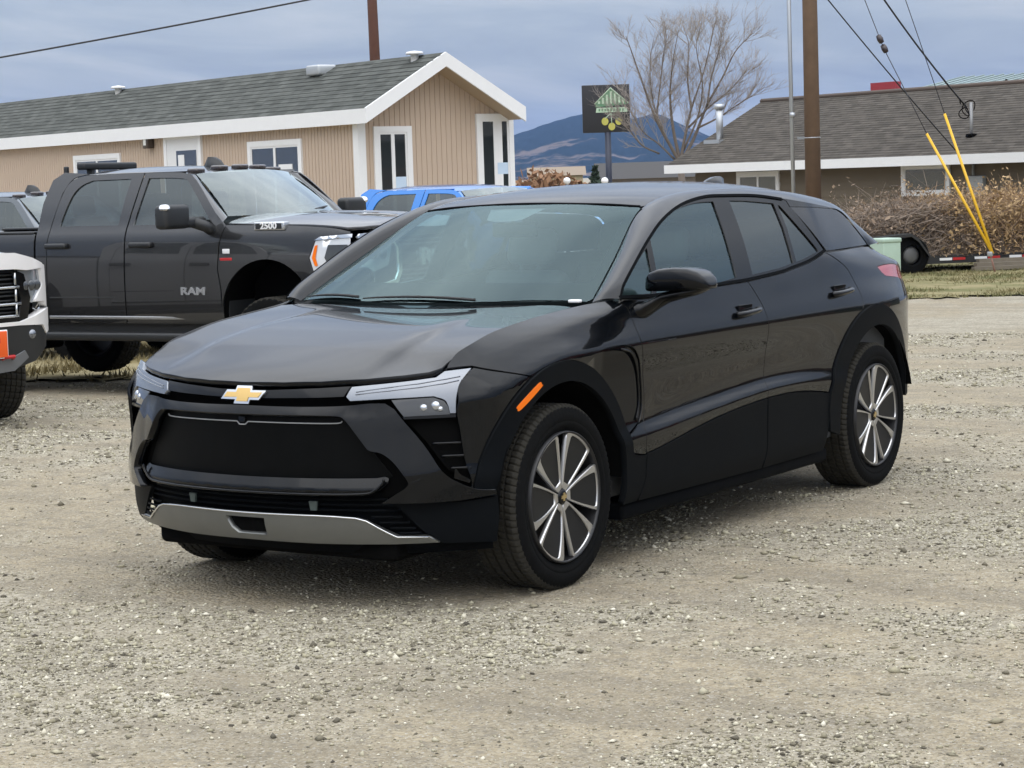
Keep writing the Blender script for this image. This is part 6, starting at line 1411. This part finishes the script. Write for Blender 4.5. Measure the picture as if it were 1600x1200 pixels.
# conifer
def conifer(px, d, h, lab):
    q = at(px, 285, d); t = thing('conifer_tree', lab, 'tree', (float(q[0]), float(q[1]), -.5)); rn = np.random.default_rng(31)
    MB().tube([(0, 0, 0), (0, 0, h*.9)], [.12, .03], 6).build('trunk', WOOD, t); n = 900; zz = h*(.12+.88*rn.random(n)**1.3); rr = (h-zz)*.30*rn.random(n)**.5; a = rn.uniform(0, 6.28, n); c = np.stack([rr*np.cos(a), rr*np.sin(a), zz], 1); e1 = rn.normal(0, .10, (n, 3)); e2 = rn.normal(0, .08, (n, 3)); V = np.stack([c-e1, c+e2, c+e1, c-e2], 1).reshape(-1, 3)
    mesh('crown', V, np.arange(4*n).reshape(-1, 4), mat('dark conifer green', (.035, .055, .035), .9, var=.4), t)
conifer(930, 105., 2.6, 'small dark conifer just left of the sign post')
q = at(872, 275, 125.); t = thing('far_shed', 'small pale yellow shed far behind the black car roof', 'shed', (float(q[0]), float(q[1]), -.5), -YAW); MB().box(-1.6, 1.4, -1, 1, 0, 2.3).build('wall', mat('pale yellow wall', (.42, .36, .22), .8), t); MB().prism([(-1.2, 2.3), (0, 2.8), (1.2, 2.3)], 'x', -1.8, 1.6).build('roof', mat('tan roof', (.25, .2, .15), .8), t)
q = at(1010, 283, 120.); t = thing('far_house', 'long low dark roofed house behind the bare tree', 'house', (float(q[0]), float(q[1]), -.5), -YAW); MB().box(-2.6, 2.6, -2, 2, 0, 2.0).build('wall', mat('far tan wall', (.22, .19, .16), .8), t); MB().prism([(-2.4, 2.0), (0, 2.9), (2.4, 2.0)], 'x', -2.9, 2.9).build('roof', mat('far dark roof', (.05, .048, .048), .8), t); MB().box(.2, .8, -2.02, -1.98, .8, 1.5).build('window', WHITE, t)
for (px, lab) in ((886, 'white domed lamp top above the crossover roof, left of the sign post'), (945, 'white domed lamp top above the crossover roof beside the sign post')):
    q = at(px, 286, 40.); t = thing('white_globe_lamp', lab, 'lamp', (float(q[0]), float(q[1]), gnd(q)), group='white globe lamps'); zt_ = float(at(px, 283, 40.)[2])-gnd(q)
    MB().tube([(0, 0, 0), (0, 0, zt_-.05)], .025, 8).build('post', GALV, t); MB().lathe([(0, .07), (.04, .06), (.065, .03), (.07, 0), (.05, -.04), (.02, -.06)], 16, Matrix.Translation((0, 0, zt_)) @ Matrix.Rotation(math.radians(-90), 4, 'Y')).build('globe', mat('white opal globe', (.85, .85, .85), .3), t)
# ------------------------------------------------------------------ hills
def build_hills():
    D = 6500.; n = 150; rows = 40
    prof = spline1([(-900, 262), (-300, 258), (300, 262), (640, 240), (760, 226), (805, 211), (835, 200), (870, 188), (905, 179), (935, 176), (965, 184), (1000, 183), (1025, 178), (1050, 187), (1090, 205), (1140, 222), (1200, 236), (1400, 246), (1800, 250), (2500, 255)])
    V = []; xs = np.concatenate([np.linspace(-900, 700, 30), np.linspace(705, 1250, n), np.linspace(1270, 2500, 25)])
    for px in xs:
        crest = at(px, float(prof(px)), D); foot = at(px, 283-(px-700)*.032, D-2300.)
        for j in range(rows+1):
            t = j/rows; P = foot[:2]*(1-t)+crest[:2]*t; z = -3+(crest[2]+3)*(t**1.25)
            rg = value_noise(np.array([[px*.045+j*.06, j*.22]]), 12)[0]-.5; rg2 = value_noise(np.array([[px*.12, j*.5]]), 14)[0]-.5
            z += (rg*20+rg2*10)*t*(1-t)*2.4+(rg2*3)*t
            V.append((P[0], P[1], z))
    k = rows+1; o = mesh('hills', V, [(i*k+j, i*k+j+1, (i+1)*k+j+1, (i+1)*k+j) for i in range(len(xs)-1) for j in range(rows)], hill_mat(), None, True); tag(o, 'wooded blue mountain on the horizon behind the sign', 'mountain', kind='structure')
def hill_mat():
    m, N, L, b = nodes_of('wooded hillside'); tc = N.new('ShaderNodeTexCoord'); mp = N.new('ShaderNodeMapping'); L.new(tc.outputs['Object'], mp.inputs[0]); mp.inputs['Scale'].default_value = (.0042, .0042, .011)
    n = N.new('ShaderNodeTexNoise'); L.new(mp.outputs[0], n.inputs['Vector']); n.inputs['Scale'].default_value = 1.0; n.inputs['Detail'].default_value = 8; n.inputs['Roughness'].default_value = .6
    n2 = N.new('ShaderNodeTexNoise'); L.new(tc.outputs['Object'], n2.inputs['Vector']); n2.inputs['Scale'].default_value = .05; n2.inputs['Detail'].default_value = 4
    sp = N.new('ShaderNodeSeparateXYZ'); L.new(tc.outputs['Object'], sp.inputs[0])
    hz = N.new('ShaderNodeMapRange'); L.new(sp.outputs['Z'], hz.inputs['Value']); hz.inputs['From Min'].default_value = 60; hz.inputs['From Max'].default_value = 190; hz.inputs['To Min'].default_value = .06; hz.inputs['To Max'].default_value = -.10
    ad = N.new('ShaderNodeMath'); L.new(n.outputs['Fac'], ad.inputs[0]); L.new(hz.outputs[0], ad.inputs[1])
    a2 = N.new('ShaderNodeMath'); a2.operation = 'MULTIPLY_ADD'; L.new(n2.outputs['Fac'], a2.inputs[0]); a2.inputs[1].default_value = .12; L.new(ad.outputs[0], a2.inputs[2])
    r = N.new('ShaderNodeValToRGB'); L.new(a2.outputs[0], r.inputs[0]); e = r.color_ramp.elements; e[0].position = .625; e[0].color = (.012, .022, .030, 1); e[1].position = .70; e[1].color = (.135, .11, .095, 1)
    L.new(r.outputs[0], b.inputs['Base Color']); b.inputs['Roughness'].default_value = 1; b.inputs['Specular IOR Level'].default_value = 0; return m
build_hills()
# air between the lot and the hills
def build_haze():
    o = MB().box(-9500, 9500, -9500, 9500, -14, 330).build('haze', bpy.data.materials.new('haze'), None); m = o.data.materials[0]; m.use_nodes = True; N = m.node_tree.nodes; N.clear()
    out = N.new('ShaderNodeOutputMaterial'); v = N.new('ShaderNodeVolumePrincipled'); v.inputs['Color'].default_value = (.36, .56, 1, 1); v.inputs['Density'].default_value = HAZE; v.inputs['Anisotropy'].default_value = .2
    m.node_tree.links.new(v.outputs[0], out.inputs['Volume']); tag(o, 'thin blue haze in front of the mountain', 'haze', kind='stuff')
HAZE = 5.0e-5
build_haze()
